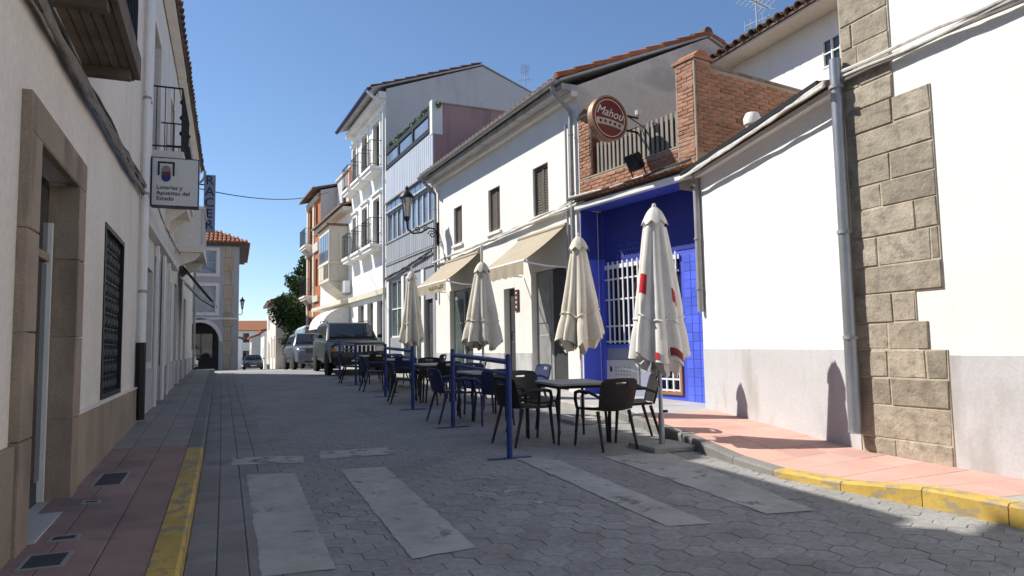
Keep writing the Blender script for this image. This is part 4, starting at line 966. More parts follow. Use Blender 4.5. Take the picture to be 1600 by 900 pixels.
def awning(name, label, F, u0, u1, zt, out, drop, val, m='canvas', seams=3):
    t = thing(name, label, 'awning', tuple(F((u0+u1)/2, 0, zt)))
    nu = seams+1; mb = MB(); nv = 6
    for s_ in (0, .012):
        k0 = len(mb.v); vs = []
        for j in range(nv+1):
            f = j/nv
            for i in range(nu*2+1):
                u = u0+(u1-u0)*i/(nu*2); vs.append(F(u, .06+out*f, zt-drop*f-.05*4*f*(1-f)*(.6+.4*(i % 2))-s_))
        w_ = nu*2+1; mb.add(vs, [(j*w_+i, j*w_+i+1, (j+1)*w_+i+1, (j+1)*w_+i) for j in range(nv) for i in range(nu*2)])
    mb.build('canvas', M[m], t, True, fix=False)
    vb = MB(); rd = random.Random(int(u0*77)); n = 22; vs = []
    for i in range(n+1):
        u = u0+(u1-u0)*i/n
        for f in (0, .5, 1): vs.append(F(u, .06+out+.03+.018*math.sin(i*1.3)*f+rd.uniform(-.006, .006)*f, zt-drop-.03-val*f-(.02*math.cos(i*2.1) if f == 1 else 0)))
    vb.add(vs, [(3*i+f, 3*i+f+1, 3*i+f+4, 3*i+f+3) for i in range(n) for f in (0, 1)]); vb.build('valance', M[m], t, True)
    MB().tube([F(u0-.02, .06+out, zt-drop-.015), F(u1+.02, .06+out, zt-drop-.015)], .03, 8).build('front_bar', M['whitemetal'], t, True)
    MB().tube([F(u0-.05, .06, zt), F(u1+.05, .06, zt)], .05, 10).build('roller', M['canvas'], t, True)
    for u in (u0+.03, u1-.03): MB().tube([F(u, .03, zt-drop-.12), F(u, .06+out*.5, zt-drop-.10), F(u, .06+out, zt-drop-.03)], .018, 6).build('arm', M['whitemetal'], t, True)
    return t
A1 = awning('beige_awning', 'nearer and larger beige canvas awning, over the dark folding doors', F10, .50, 2.62, 3.82, .95, .75, .27)
A2 = awning('beige_awning', 'farther smaller beige canvas awning beside the grey metal-clad house', F10, 5.12, 7.72, 3.84, .9, .74, .25)
vm = MB(); rd = random.Random(2)
for i in range(9):
    u = 5.35+i*.13; vm.box(F10, u, u+.08, 1.005, 1.012, 2.93, 2.93+rd.uniform(.05, .1))
vm.build('faded_print', kind='stuff', m=mat('faded tan print', (.36, .28, .18), .8, .1, 5, 0), parent=A2)
t = thing('plaque', 'narrow dark red vertical plaque with pale marks between the two awnings', 'plaque', tuple(F10(2.95, .02, 2.4)))
MB().box(F10, 2.84, 3.05, .001, .03, 2.18, 2.68).build('panel', mat('dark maroon plaque', (.085, .04, .038), .5, .1, 5, 0), t)
for i in range(4): MB().box(F10, 2.91, 2.98, .0305, .034, 2.25+i*.11, 2.30+i*.11).build('mark', M['gable'], t)

# 11. metal-clad house with a planted terrace
F11 = Fac((5.785, 21.13), (5.41, 26.7), 1); L11 = F11.L
H = house('metal_clad_house', 'grey-blue house clad in ribbed metal with a hedge along its roof terrace', F11)
hs = [(3.6, 5.15, 1.75, 3.86), (.25, .95, .3, 2.9), (1.2, 3.2, .6, 3.2), (.1, 5.45, 5.36, 6.5)]
mb = MB(); wall_front(mb, F11, .0, L11, -.1, 8.2, hs, .2); mb.build('wall', M['cladding2'], H)
mb = MB(); shell(mb, F11, .0, L11, -.1, 8.2, 7, None); mb.quad(F11(0, 0, 8.19), F11(L11, 0, 8.19), F11(L11, -7, 8.19), F11(0, -7, 8.19)); mb.build('rear_wall', M['pink'], H)
MB().box(F11, -.004, .2, -3.2, -.3, 6.4, 9.10).build('side_parapet', M['pink'], H)
MB().box(F11, -.03, .23, -3.22, -.28, 9.102, 9.15).build('coping', M['slab'], H)
MB().box(F11, -.006, .24, -.29, .06, 8.1, 9.2).build('corner_post', M['plaster'], H)
for z0, z1, m in ((6.95, 8.18, 'cladding'), (4.55, 5.34, 'cladding2'), (3.92, 4.48, 'cladding2')):
    n_ = int(L11/.2); pw = L11/n_
    for i in range(n_): MB().cbox(F11, i*pw+.006, (i+1)*pw-.006, .0, .045, z0, z1, .012).build('cladding_panel', M[m], H)
for z in (6.9, 6.52, 5.34, 4.5): MB().box(F11, .0, L11, .001, .075 if z != 6.9 else .12, z-.03, z+.02).build('rail', M['zinc' if z != 6.52 else 'cladding'], H)
n_ = 9
for i in range(n_):
    a, b = .1+5.35*i/n_, .1+5.35*(i+1)/n_; window(F11, H, a, b, 5.38, 6.49, -.06, 'cladding', 'skyglass', .05, (0, 0))
for i in range(n_): a, b = .1+5.35*i/n_, .1+5.35*(i+1)/n_; MB().cbox(F11, a+.02, b-.02, .0, .03, 6.54, 6.86, .01).build('cladding_panel', M['skyglass'], H)
window(F11, H, 3.6, 5.15, 1.75, 3.86, -.08, 'whitemetal', 'shopglass', .06, (1, 1), 'shop_window'); door(F11, H, .27, .93, .6, 2.88, -.1, 'darkdoor', 2); window(F11, H, 1.2, 3.2, .6, 3.2, -.1, 'whitemetal', 'shopglass', .06, (1, 1), 'shop_window')
for u in (1.0, 3.25, 5.2): MB().box(F11, u, u+.28, .001, .05, .3, 3.9).build('pilaster', M['plaster'], H)
for i in range(3):
    a, b = .24+1.74*i, .24+1.74*(i+1)
    p = MB().box(F11, a, a+.14, .0, .07, 8.2, 8.95).box(F11, a+.14, b, .0, .07, 8.79, 8.95).box(F11, a+.14, b, .0, .07, 8.2, 8.36).build('terrace_railing', M['black'], H)
    MB().box(F11, a+.15, b-.02, .015, .03, 8.37, 8.78).build('pane', M['skyglass'], p)
cables('wall_cables', 'dark sagging cables pinned across the ribbed metal house', F11, (.0, L11), .1, (4.35, 4.0), ['cable', 'cable', 'cable_g'], .04, .06, .022, 41)
def leaves_mb(mb, pts, s, rd, flat=.35):
    for c in pts:
        a = Vector((rd.gauss(0, 1), rd.gauss(0, 1), rd.gauss(.4, .7))).normalized(); b = a.orthogonal().normalized(); b = Matrix.Rotation(rd.uniform(0, 6.28), 3, a) @ b; d = a.cross(b)
        L = s*rd.uniform(.6, 1.3); w_ = L*rd.uniform(.35, .6)
        mb.add([c-b*L, c+d*w_-b*L*.1, c+b*L, c-d*w_-b*L*.1], [(0, 1, 2, 3)])
rd = random.Random(77)
for i in range(7):
    u = .35+i*.8; r = .33+rd.uniform(-.05, .07); h = .19+rd.uniform(-.03, .07)
    c = F11(u, -.14, 9.04)
    t = thing('hedge_shrub', ['low', 'rounded', 'tall', 'thin', 'wide', 'ragged', 'small'][i]+' green shrub of the roof terrace hedge, '+['nearest to the pink side wall', 'second from the pink wall', 'third from the pink wall', 'in the middle of the railing', 'third from the white balcony house', 'second from the white balcony house', 'next to the white balcony house'][i], 'shrub', tuple(F11(u, -.05, 8.2)), 'hedge on the roof terrace')
    MB().tube([F11(u, -.16, 8.2), F11(u, -.16, 8.6), F11(u, -.16, 9.0)], [.03, .025, .015], 6).build('stem', M['bark'], t)
    pts = []
    for k in range(260):
        v = Vector((rd.gauss(0, 1), rd.gauss(0, 1), rd.gauss(0, 1))).normalized()*rd.uniform(.5, 1.08); pts.append(c+F11.u*v.x*r*1.35+F11.n*v.y*.14+Vector((0, 0, v.z*h)))
    lm = MB(); leaves_mb(lm, pts, .075, rd); lm.build('foliage', M['leaf2'], t, kind='stuff', fix=False)

# 12. tall white balcony house
F12 = Fac((5.405, 26.73), (5.0, 32.8), 1); L12 = F12.L
H = house('tall_balcony_house', 'tall white three-storey house with black balcony railings and a plain grey side wall', F12)
hs = [(.9, 1.9, 8.55, 10.55), (2.95, 3.9, 8.55, 10.6), (5.0, 5.7, 8.8, 10.5), (.9, 1.9, 5.45, 7.4), (2.95, 3.9, 5.45, 7.4), (5.0, 5.7, 5.6, 7.3), (.5, 1.5, .3, 3.25), (2.1, 3.1, .3, 3.25), (3.7, 4.8, .3, 3.25)]
mb = MB(); wall_front(mb, F12, .0, L12, -.1, 11.4, hs, .22); mb.build('wall', M['plaster'], H)
mb = MB(); shell(mb, F12, .0, L12, -.1, 11.5, 8.4, 13.05, 4.1); mb.build('gable_wall', M['gable2'], H)
for a, b, c, e in hs[:6]:
    fr = MB()
    for p in ((a-.16, a, c, e+.16), (b, b+.16, c, e+.16), (a, b, e, e+.16)): fr.box(F12, p[0], p[1], .001, .05, p[2], p[3])
    fr.box(F12, a-.22, b+.22, .001, .12, e+.162, e+.24); fr.build('window_surround', M['plaster'], H); window(F12, H, a, b, c, e, -.14, 'brownwood', 'glass', .07, (1, 2))
for a, b, c, e in hs[6:]: door(F12, H, a, b, c+.3, e, -.16, 'darkdoor', 2)
for u0, u1 in ((.6, 2.2), (2.65, 4.2), (4.75, 5.95)):
    balcony(F12, H, u0, u1, 8.55, .5, 1.05, 'plaster', 'black', .12, False); balcony(F12, H, u0, u1, 5.45, .5, 1.05, 'plaster', 'black', .12, False)
MB().box(F12, .0, L12, .001, .16, 3.45, 3.68).build('shop_cornice', M['cream'], H)
MB().box(F12, .01, L12, .001, .28, 11.12, 11.38).build('cornice', M['plaster'], H)
rf = MB(); roof_slab(rf, F12, -.03, L12+.1, .6, 11.42, -4.1, 13.1, .05); roof_slab(rf, F12, -.03, L12+.1, -4.1, 13.1, -8.7, 11.4, .05); R = rf.build('roof', M['dado'], H)
t = MB(); tile_rows(t, F12, .06, L12, .62, 11.42, -4.1, 13.12, .25, .1, 10); t.build('tile_field', M['oldtile'], R, kind='stuff')
gutter(F12, H, -.05, L12+.1, .68, 11.44, 'signblue', .09)
MB().tube([F12(.12, .75, 11.36), F12(.12, .5, 11.15), F12(.12, .08, 10.9), F12(.12, .08, 10.6), F12(.12, .08, .8)], .06, 10).build('downpipe', M['whitemetal'], H, True)
a_ = F12(.6, -6.4, 12.1); antenna('television antenna above the plain grey gable of the tall house', tuple(a_), 1.5, 6, 1.2)

# 13. house with the enclosed bay window
F13 = Fac((5.0, 32.82), (4.47, 40.6), 1); L13 = F13.L
H = house('bay_window_house', 'white house with a cream enclosed bay window over a shop', F13)
hs = [(4.2, 5.1, 4.9, 6.9), (6.2, 7.1, 4.9, 6.9), (1.2, 2.4, .4, 3.2), (4.5, 6.5, .4, 3.2)]
mb = MB(); wall_front(mb, F13, .0, L13, -.1, 8.0, hs, .2); shell(mb, F13, .0, L13, -.1, 8.0, 7, 9.2, 3.5); mb.build('wall', M['plaster'], H)
for a, b, c, e in hs[:2]: window(F13, H, a, b, c, e, -.12, 'brownwood', 'glass', .07, (1, 1))
for a, b, c, e in hs[2:]: door(F13, H, a, b, c+.4, e, -.15, 'darkdoor', 2)
rf = MB(); roof_slab(rf, F13, -.0, L13, .55, 7.98, -3.5, 9.25, .1); roof_slab(rf, F13, 0, L13, -3.5, 9.25, -7.3, 8.0, .1); rf.build('roof', M['oldtile'], H)
MB().box(F13, .0, L13, .001, .4, 7.8, 7.975).build('cornice', M['cream'], H)
b0 = .7
bw = MB().box(F13, b0, b0+2.6, .0, .9, 4.55, 7.15).build('bay_window', M['cream'], H)
for k in range(4): MB().box(F13, b0+.12+k*.61, b0+.6+k*.61, .902, .92, 5.55, 6.85).build('pane', M['skyglass'], bw); MB().box(F13, b0+.12+k*.61, b0+.6+k*.61, .902, .915, 4.7, 5.35).build('panel', M['brownwood' if k < 2 else 'cream'], bw)
for v in (.1, .5): MB().cbox(lambda u, a_, z: F13(b0-a_, u, z), v, v+.33, .001, .025, 5.55, 6.85, .012).build('panel', M['cream'], bw); MB().cbox(lambda u, a_, z: F13(b0-a_, u, z), v, v+.33, .001, .02, 4.68, 5.32, .012).build('panel', M['cream'], bw)
MB().box(F13, b0-.03, b0+2.63, .0, .93, 5.38, 5.46).build('rail', M['gable'], bw)
MB().box(F13, b0-.1, b0+2.7, .0, 1.03, 7.152, 7.26).build('bay_roof', M['oldtile'], bw)
MB().prism(lambda a, v, z: F13(v, a, z), [(0, 4.54), (.86, 4.54), (.6, 4.25), (0, 3.8)], b0+.1, b0+2.5).build('corbel', M['cream'], bw)
MB().box(F13, .0, L13, .001, .5, 3.45, 3.62).build('shop_canopy', M['cream'], H)
t = thing('air_conditioner', 'white air conditioning box on the wall beside the cream bay window', 'air conditioner', tuple(F13(.28, .2, 4.2)))
MB().box(F13, -.02, .58, .05, .33, 3.95, 4.5).build('casing', M['whitemetal'], t); MB().lathe([(.18, 0), (.18, .01), (.05, .02)], (0, 0, 0), 12, 'x').build('fan_grille', M['zinc'], t).matrix_local = Matrix.Translation(F13(.28, .332, 4.22)-ORG[t.name]) @ Matrix.Rotation(math.pi, 4, 'Z'); MB().box(F13, .0, .55, .0, .3, 3.88, 3.945).build('bracket', M['zinc'], t)
# white quarter-round shop awning
t = thing('white_awning', 'white rounded shop awning behind the parked four-wheel drive', 'awning', tuple(F13(2.3, 0, 2.6)))
mb = MB(); N = 8; vs = []
for i in range(N+1):
    q = math.pi/2*i/N; vs += [F13(.2, .05+1.25*math.sin(q), 2.35+.95*math.cos(q)), F13(3.6, .05+1.25*math.sin(q), 2.35+.95*math.cos(q))]
mb.add(vs, [(2*i, 2*i+1, 2*i+3, 2*i+2) for i in range(N)]); mb.build('canvas', M['umbrella_w'], t, True)
for u in (.2, 3.6): MB().poly([F13(u, .05, 2.35)]+[F13(u, .05+1.25*math.sin(math.pi/2*i/N), 2.35+.95*math.cos(math.pi/2*i/N)) for i in range(N+1)]).build('side_panel', M['umbrella_w'], t)
MB().tube([F13(.2, 1.3, 2.34), F13(3.6, 1.3, 2.34)], .03, 6).build('front_bar', M['whitemetal'], t, True)
for i in range(1, 4): q = math.pi/2*i/4; MB().tube([F13(.2, .05+1.24*math.sin(q), 2.35+.94*math.cos(q)), F13(3.6, .05+1.24*math.sin(q), 2.35+.94*math.cos(q))], .012, 5).build('hoop', M['whitemetal'], t)

# 14. grey block behind and the orange-faced house
F14 = Fac((4.46, 40.63), (4.15, 45.3), 1); L14 = F14.L
H = house('orange_house', 'narrow orange-faced house with tall windows, last before the tree', F14)
hs = [(.7, 1.4, 1.2, 3), (2.6, 3.6, 1.2, 3.2), (.9, 1.6, 5, 6.6), (2.7, 3.6, 4.6, 6.8), (.9, 1.6, 7.9, 9.7), (2.7, 3.6, 7.7, 9.8)]
mb = MB(); wall_front(mb, F14, .0, L14, -.5, 10.4, hs, .22); mb.build('wall', M['orange'], H)
mb = MB(); shell(mb, F14, .0, L14, -.5, 10.4, 6, 11.2, 3); mb.build('gable_wall', M['gable2'], H)
for a, b, c, e in hs: window(F14, H, a, b, c, e, -.12, 'brownwood', 'glass', .07, (1, 0))
for z, h in ((4.1, .35), (7.0, .5), (10.0, .3)): MB().box(F14, .4, L14, .001, .1, z, z+h).build('render_band', M['cream'], H)
for u in (1.9, 4.0): MB().box(F14, u, u+.5, .001, .06, .4, 10).build('pilaster', M['cream'], H)
balcony(F14, H, 2.4, 4.5, 4.55, .5, 1.0); balcony(F14, H, 2.4, 4.5, 7.6, .5, 1.0)
rf = MB(); roof_slab(rf, F14, -.1, L14, .5, 10.4, -3, 11.25, .1); roof_slab(rf, F14, -.1, L14, -3, 11.25, -6.2, 10.4, .1); R = rf.build('roof', M['oldtile'], H)
MB().box(F14, 1.2, 1.9, -2.2, -1.5, 10.9, 11.9).build('chimney', M['orange'], H)
F15 = Fac((4.9, 36.6), (4.62, 40.6), 1)
H = house('grey_block', 'plain grey upper block rising behind the bay window house, with an orange corner strip', F15)
mb = MB(); wall_front(mb, F15, .2, 4.0, 8.2, 10.9, [(1.6, 2.6, 8.9, 10.2)], .2, -.75); q_ = [F15(u, v, z) for u in (.2, 4.0) for v in (-.75, -5) for z in (8.2, 10.9)]
mb.add(q_, [(0, 2, 3, 1), (4, 6, 7, 5), (2, 6, 7, 3), (1, 3, 7, 5)]); mb.build('wall', M['gable2'], H); window(F15, H, 1.6, 2.6, 8.9, 10.2, -.87, 'brownwood', 'glass')
MB().box(F15, .15, .75, -.76, -.70, 8.1, 10.95).build('corner_strip', M['orange'], H); MB().box(F15, .1, 4.05, -5, -.66, 10.9, 11.0).build('coping', M['gable'], H)

# tree beyond the orange house
def tree(name, label, x, y, h, w_, seed, n=5200, low=.18, ls=.13):
    rd = random.Random(seed); z = gz(y); t = thing(name, label, 'tree', (x, y, z)); tr = MB()
    tr.tube([(x, y, z-.2), (x+.05, y, z+h*.18), (x-.08, y+.1, z+h*.42), (x+.05, y, z+h*.75)], [.19, .15, .11, .04], 8)
    tr.build('trunk', M['bark'], t, True); tips = []
    for i in range(11):
        a = rd.uniform(0, 6.28); z0 = z+h*rd.uniform(.16, .6); L = w_*rd.uniform(.45, .95)*(1.0 if z0 < z+h*.45 else .65)
        p0 = Vector((x, y, z0)); p2 = p0+Vector((math.cos(a)*L, math.sin(a)*L, h*rd.uniform(.1, .3))); p1 = p0.lerp(p2, .5)+Vector((0, 0, h*.02))
        MB().tube([p0, p1, p2], [.07, .045, .015], 6).build('limb', M['bark'], t, True); tips += [p1.lerp(p2, f) for f in (.3, .7, 1.05)]
    tips += [Vector((x+rd.gauss(0, .25*w_), y+rd.gauss(0, .3*w_), z+h*rd.uniform(.55, .97))) for _ in range(12)]
    for k in range(20): tips.append(Vector((x+rd.uniform(-1, 1)*w_*.8, y+rd.uniform(-1, 1)*w_*.8, z+h*rd.uniform(low, .6))))
    pts = []
    for k in range(n):
        c = rd.choice(tips); f = max(.35, 1-.6*max(0, (c.z-z)/h-.3)); r = w_*.30*f
        v = Vector((rd.gauss(0, 1), rd.gauss(0, 1), rd.gauss(0, .8)))
        v = v.normalized()*r*rd.uniform(.35, 1.05); p = c+v
        if p.z > z+h*low*.6: pts.append(p)
    lm = MB(); leaves_mb(lm, pts, ls, rd); lm.build('crown', M['leaf'], t, kind='stuff', fix=False); return t
tree('street_tree', 'dense green tree on the pavement beyond the orange house', 4.55, 50.2, 7.6, 2.5, 5, 12000)
tree('street_tree', 'second green tree partly behind the first, farther down the street', 5.2, 56.5, 6.3, 1.9, 9, 5000)

# far houses down the slope
def far_house(label, x0, x1, y0, y1, h, m, side, wins, roof='rooftile', rh=1.0):
    """a far house between y0 and y1; x0 is its street face (side -1: faces left), with built windows"""
    z = gz(y0)-.4
    F = Fac((x0, y0), (x0, y1), 1); F.n = Vector((-1, 0, 0)) if side > 0 else Vector((1, 0, 0))
    H = thing('house', label, 'house', (x0, (y0+y1)/2, gz((y0+y1)/2)), 'houses far down the street'); L = y1-y0; D = abs(x1-x0)
    hs = [(a, b, z+c, z+e) for a, b, c, e in wins]
    mb = MB(); wall_front(mb, F, 0, L, z-1, z+h, hs, .2); shell(mb, F, 0, L, z-1, z+h, D, z+h+rh, D/2); mb.build('wall', M[m], H)
    for q in hs: window(F, H, *q, -.1, 'brownwood', 'glass', .07, (1, 0))
    rf = MB(); roof_slab(rf, F, -.2, L+.2, .4, z+h, -D/2, z+h+rh, .12); roof_slab(rf, F, -.2, L+.2, -D/2, z+h+rh, -D-.3, z+h, .12); R = rf.build('roof', M[roof], H)
    t = MB(); tile_rows(t, F, 0, L, .42, z+h+.04, -D/2, z+h+rh+.05, .3, .12, 5, 4); t.build('tile_field', M[roof], R, kind='stuff')
    return H
W2 = [(1, 2, 1.2, 3), (3.4, 4.4, .2, 2.8), (6, 7, 1.2, 3), (1, 2, 4.2, 5.8), (3.4, 4.4, 4.2, 5.8), (6, 7, 4.2, 5.8)]
far_house('far brownish house in shade just past the tree, with rough gable', 3.0, 10, 58, 67, 5.6, 'gable', 1, W2, 'oldtile', 1.2)
far_house('far white house with grey side, past the brownish one', 3.25, 10, 70, 80, 6.6, 'plaster_b', 1, W2, 'oldtile', .9)
far_house('far low white house on the right where the street dips', 3.1, 9, 83, 94, 4.6, 'plaster', 1, W2[:3], 'rooftile', 1.0)
far_house('far white house on the left side beyond the arcaded building', -.1, -8, 72, 82, 4.4, 'plaster', -1, W2[:3], 'oldtile', .8)
far_house('farthest pale house closing the view down the street', .9, -7, 98, 110, 4.2, 'plaster', -1, W2[:3], 'oldtile', .9)
far_house('far cream house with red roof right of the dipping street end', 2.4, 9, 112, 124, 4.5, 'cream', 1, W2[:3], 'rooftile', 1.4)
F16 = Fac((-6, 130), (8, 130), 1); F16.n = Vector((0, -1, 0))
H = house('house', 'pale house facing up the street at its very end', F16, 'houses far down the street')
mb = MB(); z_ = gz(130)-.5; hs = [(a+4, b+4, z_+c, z_+e) for a, b, c, e in W2]; wall_front(mb, F16, 0, 14, z_, z_+6.2, hs, .2); shell(mb, F16, 0, 14, z_, z_+6.2, 8, z_+8, 4); mb.build('wall', M['plaster'], H)
for q in hs: window(F16, H, *q, -.1, 'brownwood', 'glass', .07, (1, 0))
rf = MB(); roof_slab(rf, F16, -.2, 14.2, .4, z_+6.2, -4, z_+8, .12); roof_slab(rf, F16, -.2, 14.2, -4, z_+8, -8.3, z_+6.2, .12); rf.build('roof', M['rooftile'], H)

# ------------------------------------------------------------------ things on the right walls
t = thing('wall_lantern', 'black iron street lantern on a scrolled bracket at the edge of the white house', 'street lamp', tuple(F10(8.55, 0, 5.0)))
lp = F10(8.45, 1.0, 5.62); lantern(t, lp, 1.25)
b = MB().tube([F10(8.45, .02, 4.75), F10(8.45, .12, 5.0), F10(8.45, .3, 5.02), F10(8.45, .55, 4.86), F10(8.45, .8, 4.82), F10(8.45, .98, 4.95), F10(8.45, 1.0, 5.18)], .028, 8)
for c_, r_ in ((F10(8.45, .2, 4.82), .13), (F10(8.45, .42, 5.0), .10), (F10(8.45, .66, 4.94), .085)):
    b.tube([c_+F10.n*(r_*(1-i/26)*math.cos(i*.42))+Vector((0, 0, r_*(1-i/26)*math.sin(i*.42))) for i in range(24)], .017, 5)
b.build('bracket', M['black'], t, True)
MB().box(F10, 8.36, 8.54, .003, .03, 4.5, 5.2).build('wall_plate', M['black'], t)
# round enamel beer sign
ph = rotn(-F7.u); t = thing('round_sign', 'round dark red sign with white script and five stars over the blue bar', 'sign', tuple(F7(1.45, .5, 5.3)))
MB_ = lambda u, v, z: F7(1.45-v, .62-u, 5.32+z)
def disc(mb, r, v0, v1, n=40, sq=1.): return mb.prism(MB_, [(r*math.cos(2*math.pi*i/n), r*sq*math.sin(2*math.pi*i/n)) for i in range(n)], v0, v1)
disc(MB(), .40, -.06, .06).build('drum', M['rust'], t)
rg = MB(); N = 40
for i in range(N):
    q0, q1 = 2*math.pi*i/N, 2*math.pi*(i+1)/N
    rg.add([MB_(r*math.cos(q), v, r*math.sin(q)) for q in (q0, q1) for r, v in ((.40, .058), (.405, .075), (.375, .075), (.37, .061))], [(0, 4, 5, 1), (1, 5, 6, 2), (2, 6, 7, 3)])
rg.build('rim', M['rust'], t)
disc(MB(), .365, .058, .066).build('face', M['signred'], t)
rg = MB(); N = 40
for i in range(N):
    q0, q1 = 2*math.pi*i/N, 2*math.pi*(i+1)/N
    rg.add([MB_(r*math.cos(q), .069, r*math.sin(q)) for q in (q0, q1) for r in (.322, .336)], [(0, 2, 3, 1)])
rg.build('inner_ring', M['gable'], t)
bd = MB(); N = 24
for i in range(N):
    a0, a1 = -.30+.60*i/N, -.30+.60*(i+1)/N; f = lambda a: -.02-.05*(a/.3)**2*.5-.10*a
    bd.quad(MB_(a0, .0665, f(a0)-.115), MB_(a1, .0665, f(a1)-.115), MB_(a1, .0665, f(a1)), MB_(a0, .0665, f(a0)))
bd.build('band', mat('pale sign band', (.52, .44, .36), .5, .06, 5, 0), t)
def star(c, r): return [(c[0]+(r if k % 2 == 0 else r*.42)*math.sin(math.pi*k/5), c[1]+(r if k % 2 == 0 else r*.42)*math.cos(math.pi*k/5)) for k in range(10)]
for i in range(5):
    a = -.205+i*.105; MB().prism(MB_, star((a, -.078-.10*a-.05*(a/.3)**2*.5), .04), .0668, .071).build('star', M['ink'], t)
tx = text('lettering', 'Mahou', .225, M['white'], t, MB_(-.0, .069, .09), (math.pi/2, 0, 0), .003, 'CENTER', .32, .95)
tx.rotation_euler = (Matrix.Rotation(ph, 4, 'Z') @ Matrix.Rotation(math.pi/2, 4, 'X') @ Matrix.Rotation(-.14, 4, 'Z')).to_euler()
MB().tube([F7(1.45, .22, 5.45), F7(1.45, -.10, 5.45)], .02, 6).tube([F7(1.45, .22, 5.18), F7(1.45, -.10, 5.18)], .02, 6).tube([F7(1.45, .15, 5.45), F7(1.35, -.08, 5.28), F7(1.45, .15, 5.18)], .012, 5).build('bracket', M['black'], t, True)
MB().lathe([(0, 0), (.05, .02), (.06, .1), (0, .12)], F7(1.2, .12, 5.38), 8).build('lamp_head', M['white'], t, True)
# floodlight above the beam
t = thing('floodlight', 'black square floodlight tilted down over the blue bar entrance', 'floodlight', tuple(F7(1.15, .2, 4.45)))
TF = lambda u, v, z: F7(1.15+u, .30+v*.85+z*.5, 4.52-v*.5+z*.85)
fb = MB().box(TF, -.15, .15, -.06, .05, -.14, .14).build('housing', M['black'], t); MB().box(TF, -.13, .13, .051, .058, -.12, .12).build('glass', M['glass'], t)
for i in range(5): MB().box(TF, -.13+i*.06, -.12+i*.06, -.09, -.061, -.12, .12).build('cooling_fin', M['black'], t)
MB().tube([F7(.98, .30, 4.52), F7(.98, .16, 4.25), F7(1.15, .12, 4.2), F7(1.32, .16, 4.25), F7(1.32, .30, 4.52)], .014, 5).build('bracket', M['black'], t)
cables('wall_cables', 'pale cable bundle draped along the tile edge above the blue bar', F7, (-.1, L7+.1), .20, (4.27, 4.24), ['cable_w', 'cable_w', 'cable'], .02, .03, .016, 51)

# ------------------------------------------------------------------ terrace furniture
def slab_curve(mb, rows, th):
    """a bent sheet: rows of points, thickened along its normal"""
    n, m = len(rows), len(rows[0]); k = len(mb.v); P = [[Vector(p) for p in r] for r in rows]; N = []
    for i in range(n):
        for j in range(m):
            a = P[min(i+1, n-1)][j]-P[max(i-1, 0)][j]; b = P[i][min(j+1, m-1)]-P[i][max(j-1, 0)]; N.append(a.cross(b).normalized()*th/2)
    A = [P[i][j]+N[i*m+j] for i in range(n) for j in range(m)]; B = [P[i][j]-N[i*m+j] for i in range(n) for j in range(m)]
    fs = []
    for i in range(n-1):
        for j in range(m-1): q = i*m+j; fs += [(q, q+1, q+m+1, q+m), (n*m+q, n*m+q+m, n*m+q+m+1, n*m+q+1)]
    for i in range(n-1):
        for j in (0, m-1): q = i*m+j; fs.append((q, q+m, n*m+q+m, n*m+q))
    for j in range(m-1):
        for i in (0, n-1): q = i*m+j; fs.append((q, q+1, n*m+q+1, n*m+q))
    return mb.add(A+B, fs)
def make_chair(name, m):
    """resin armchair, facing +y"""
    t = thing(name, '', 'chair', (0, 0, 0))
    slab_curve(MB(), [[(x*(.235-.02*(i/6)), -.22+.44*i/6, .435+.022*(x*x)+.012*math.cos(i/6*3.1)) for x in (-1, -.6, -.2, .2, .6, 1)] for i in range(7)], .028).build('seat', M[m], t, True)
    # backrest: bent sheet with a hand slot
    rows = []
    for i in range(9):
        f = i/8; z = .46+.36*f; w_ = .225+.02*math.sin(f*2.6)-(.035 if i == 8 else 0)
        rows.append([(x*w_, -.235-.10*f-.05*(1-x*x)*1, z+(0 if i < 8 else -.012*x*x)) for x in (-1, -.66, -.33, 0, .33, .66, 1)])
    bk = slab_curve(MB(), rows[:7], .022)
    slab_curve(bk, [r[:3] for r in rows[6:8]], .022); slab_curve(bk, [r[4:] for r in rows[6:8]], .022); slab_curve(bk, rows[7:], .022)
    bk.build('backrest', M[m], t, True)
    for sx in (-1, 1):
        MB().tube([(sx*.225, .21, .44), (sx*.25, .245, .0)], [.022, .015], 8).build('leg', M[m], t, True)
        MB().tube([(sx*.215, -.20, .44), (sx*.235, -.33, .0)], [.022, .015], 8).build('leg', M[m], t, True)
        MB().tube([(sx*.235, -.275, .60), (sx*.275, -.12, .655), (sx*.285, .08, .655), (sx*.28, .17, .635), (sx*.26, .21, .55), (sx*.235, .21, .44)], [.016, .02, .022, .022, .02, .018], 8).build('armrest', M[m], t, True)
    return t
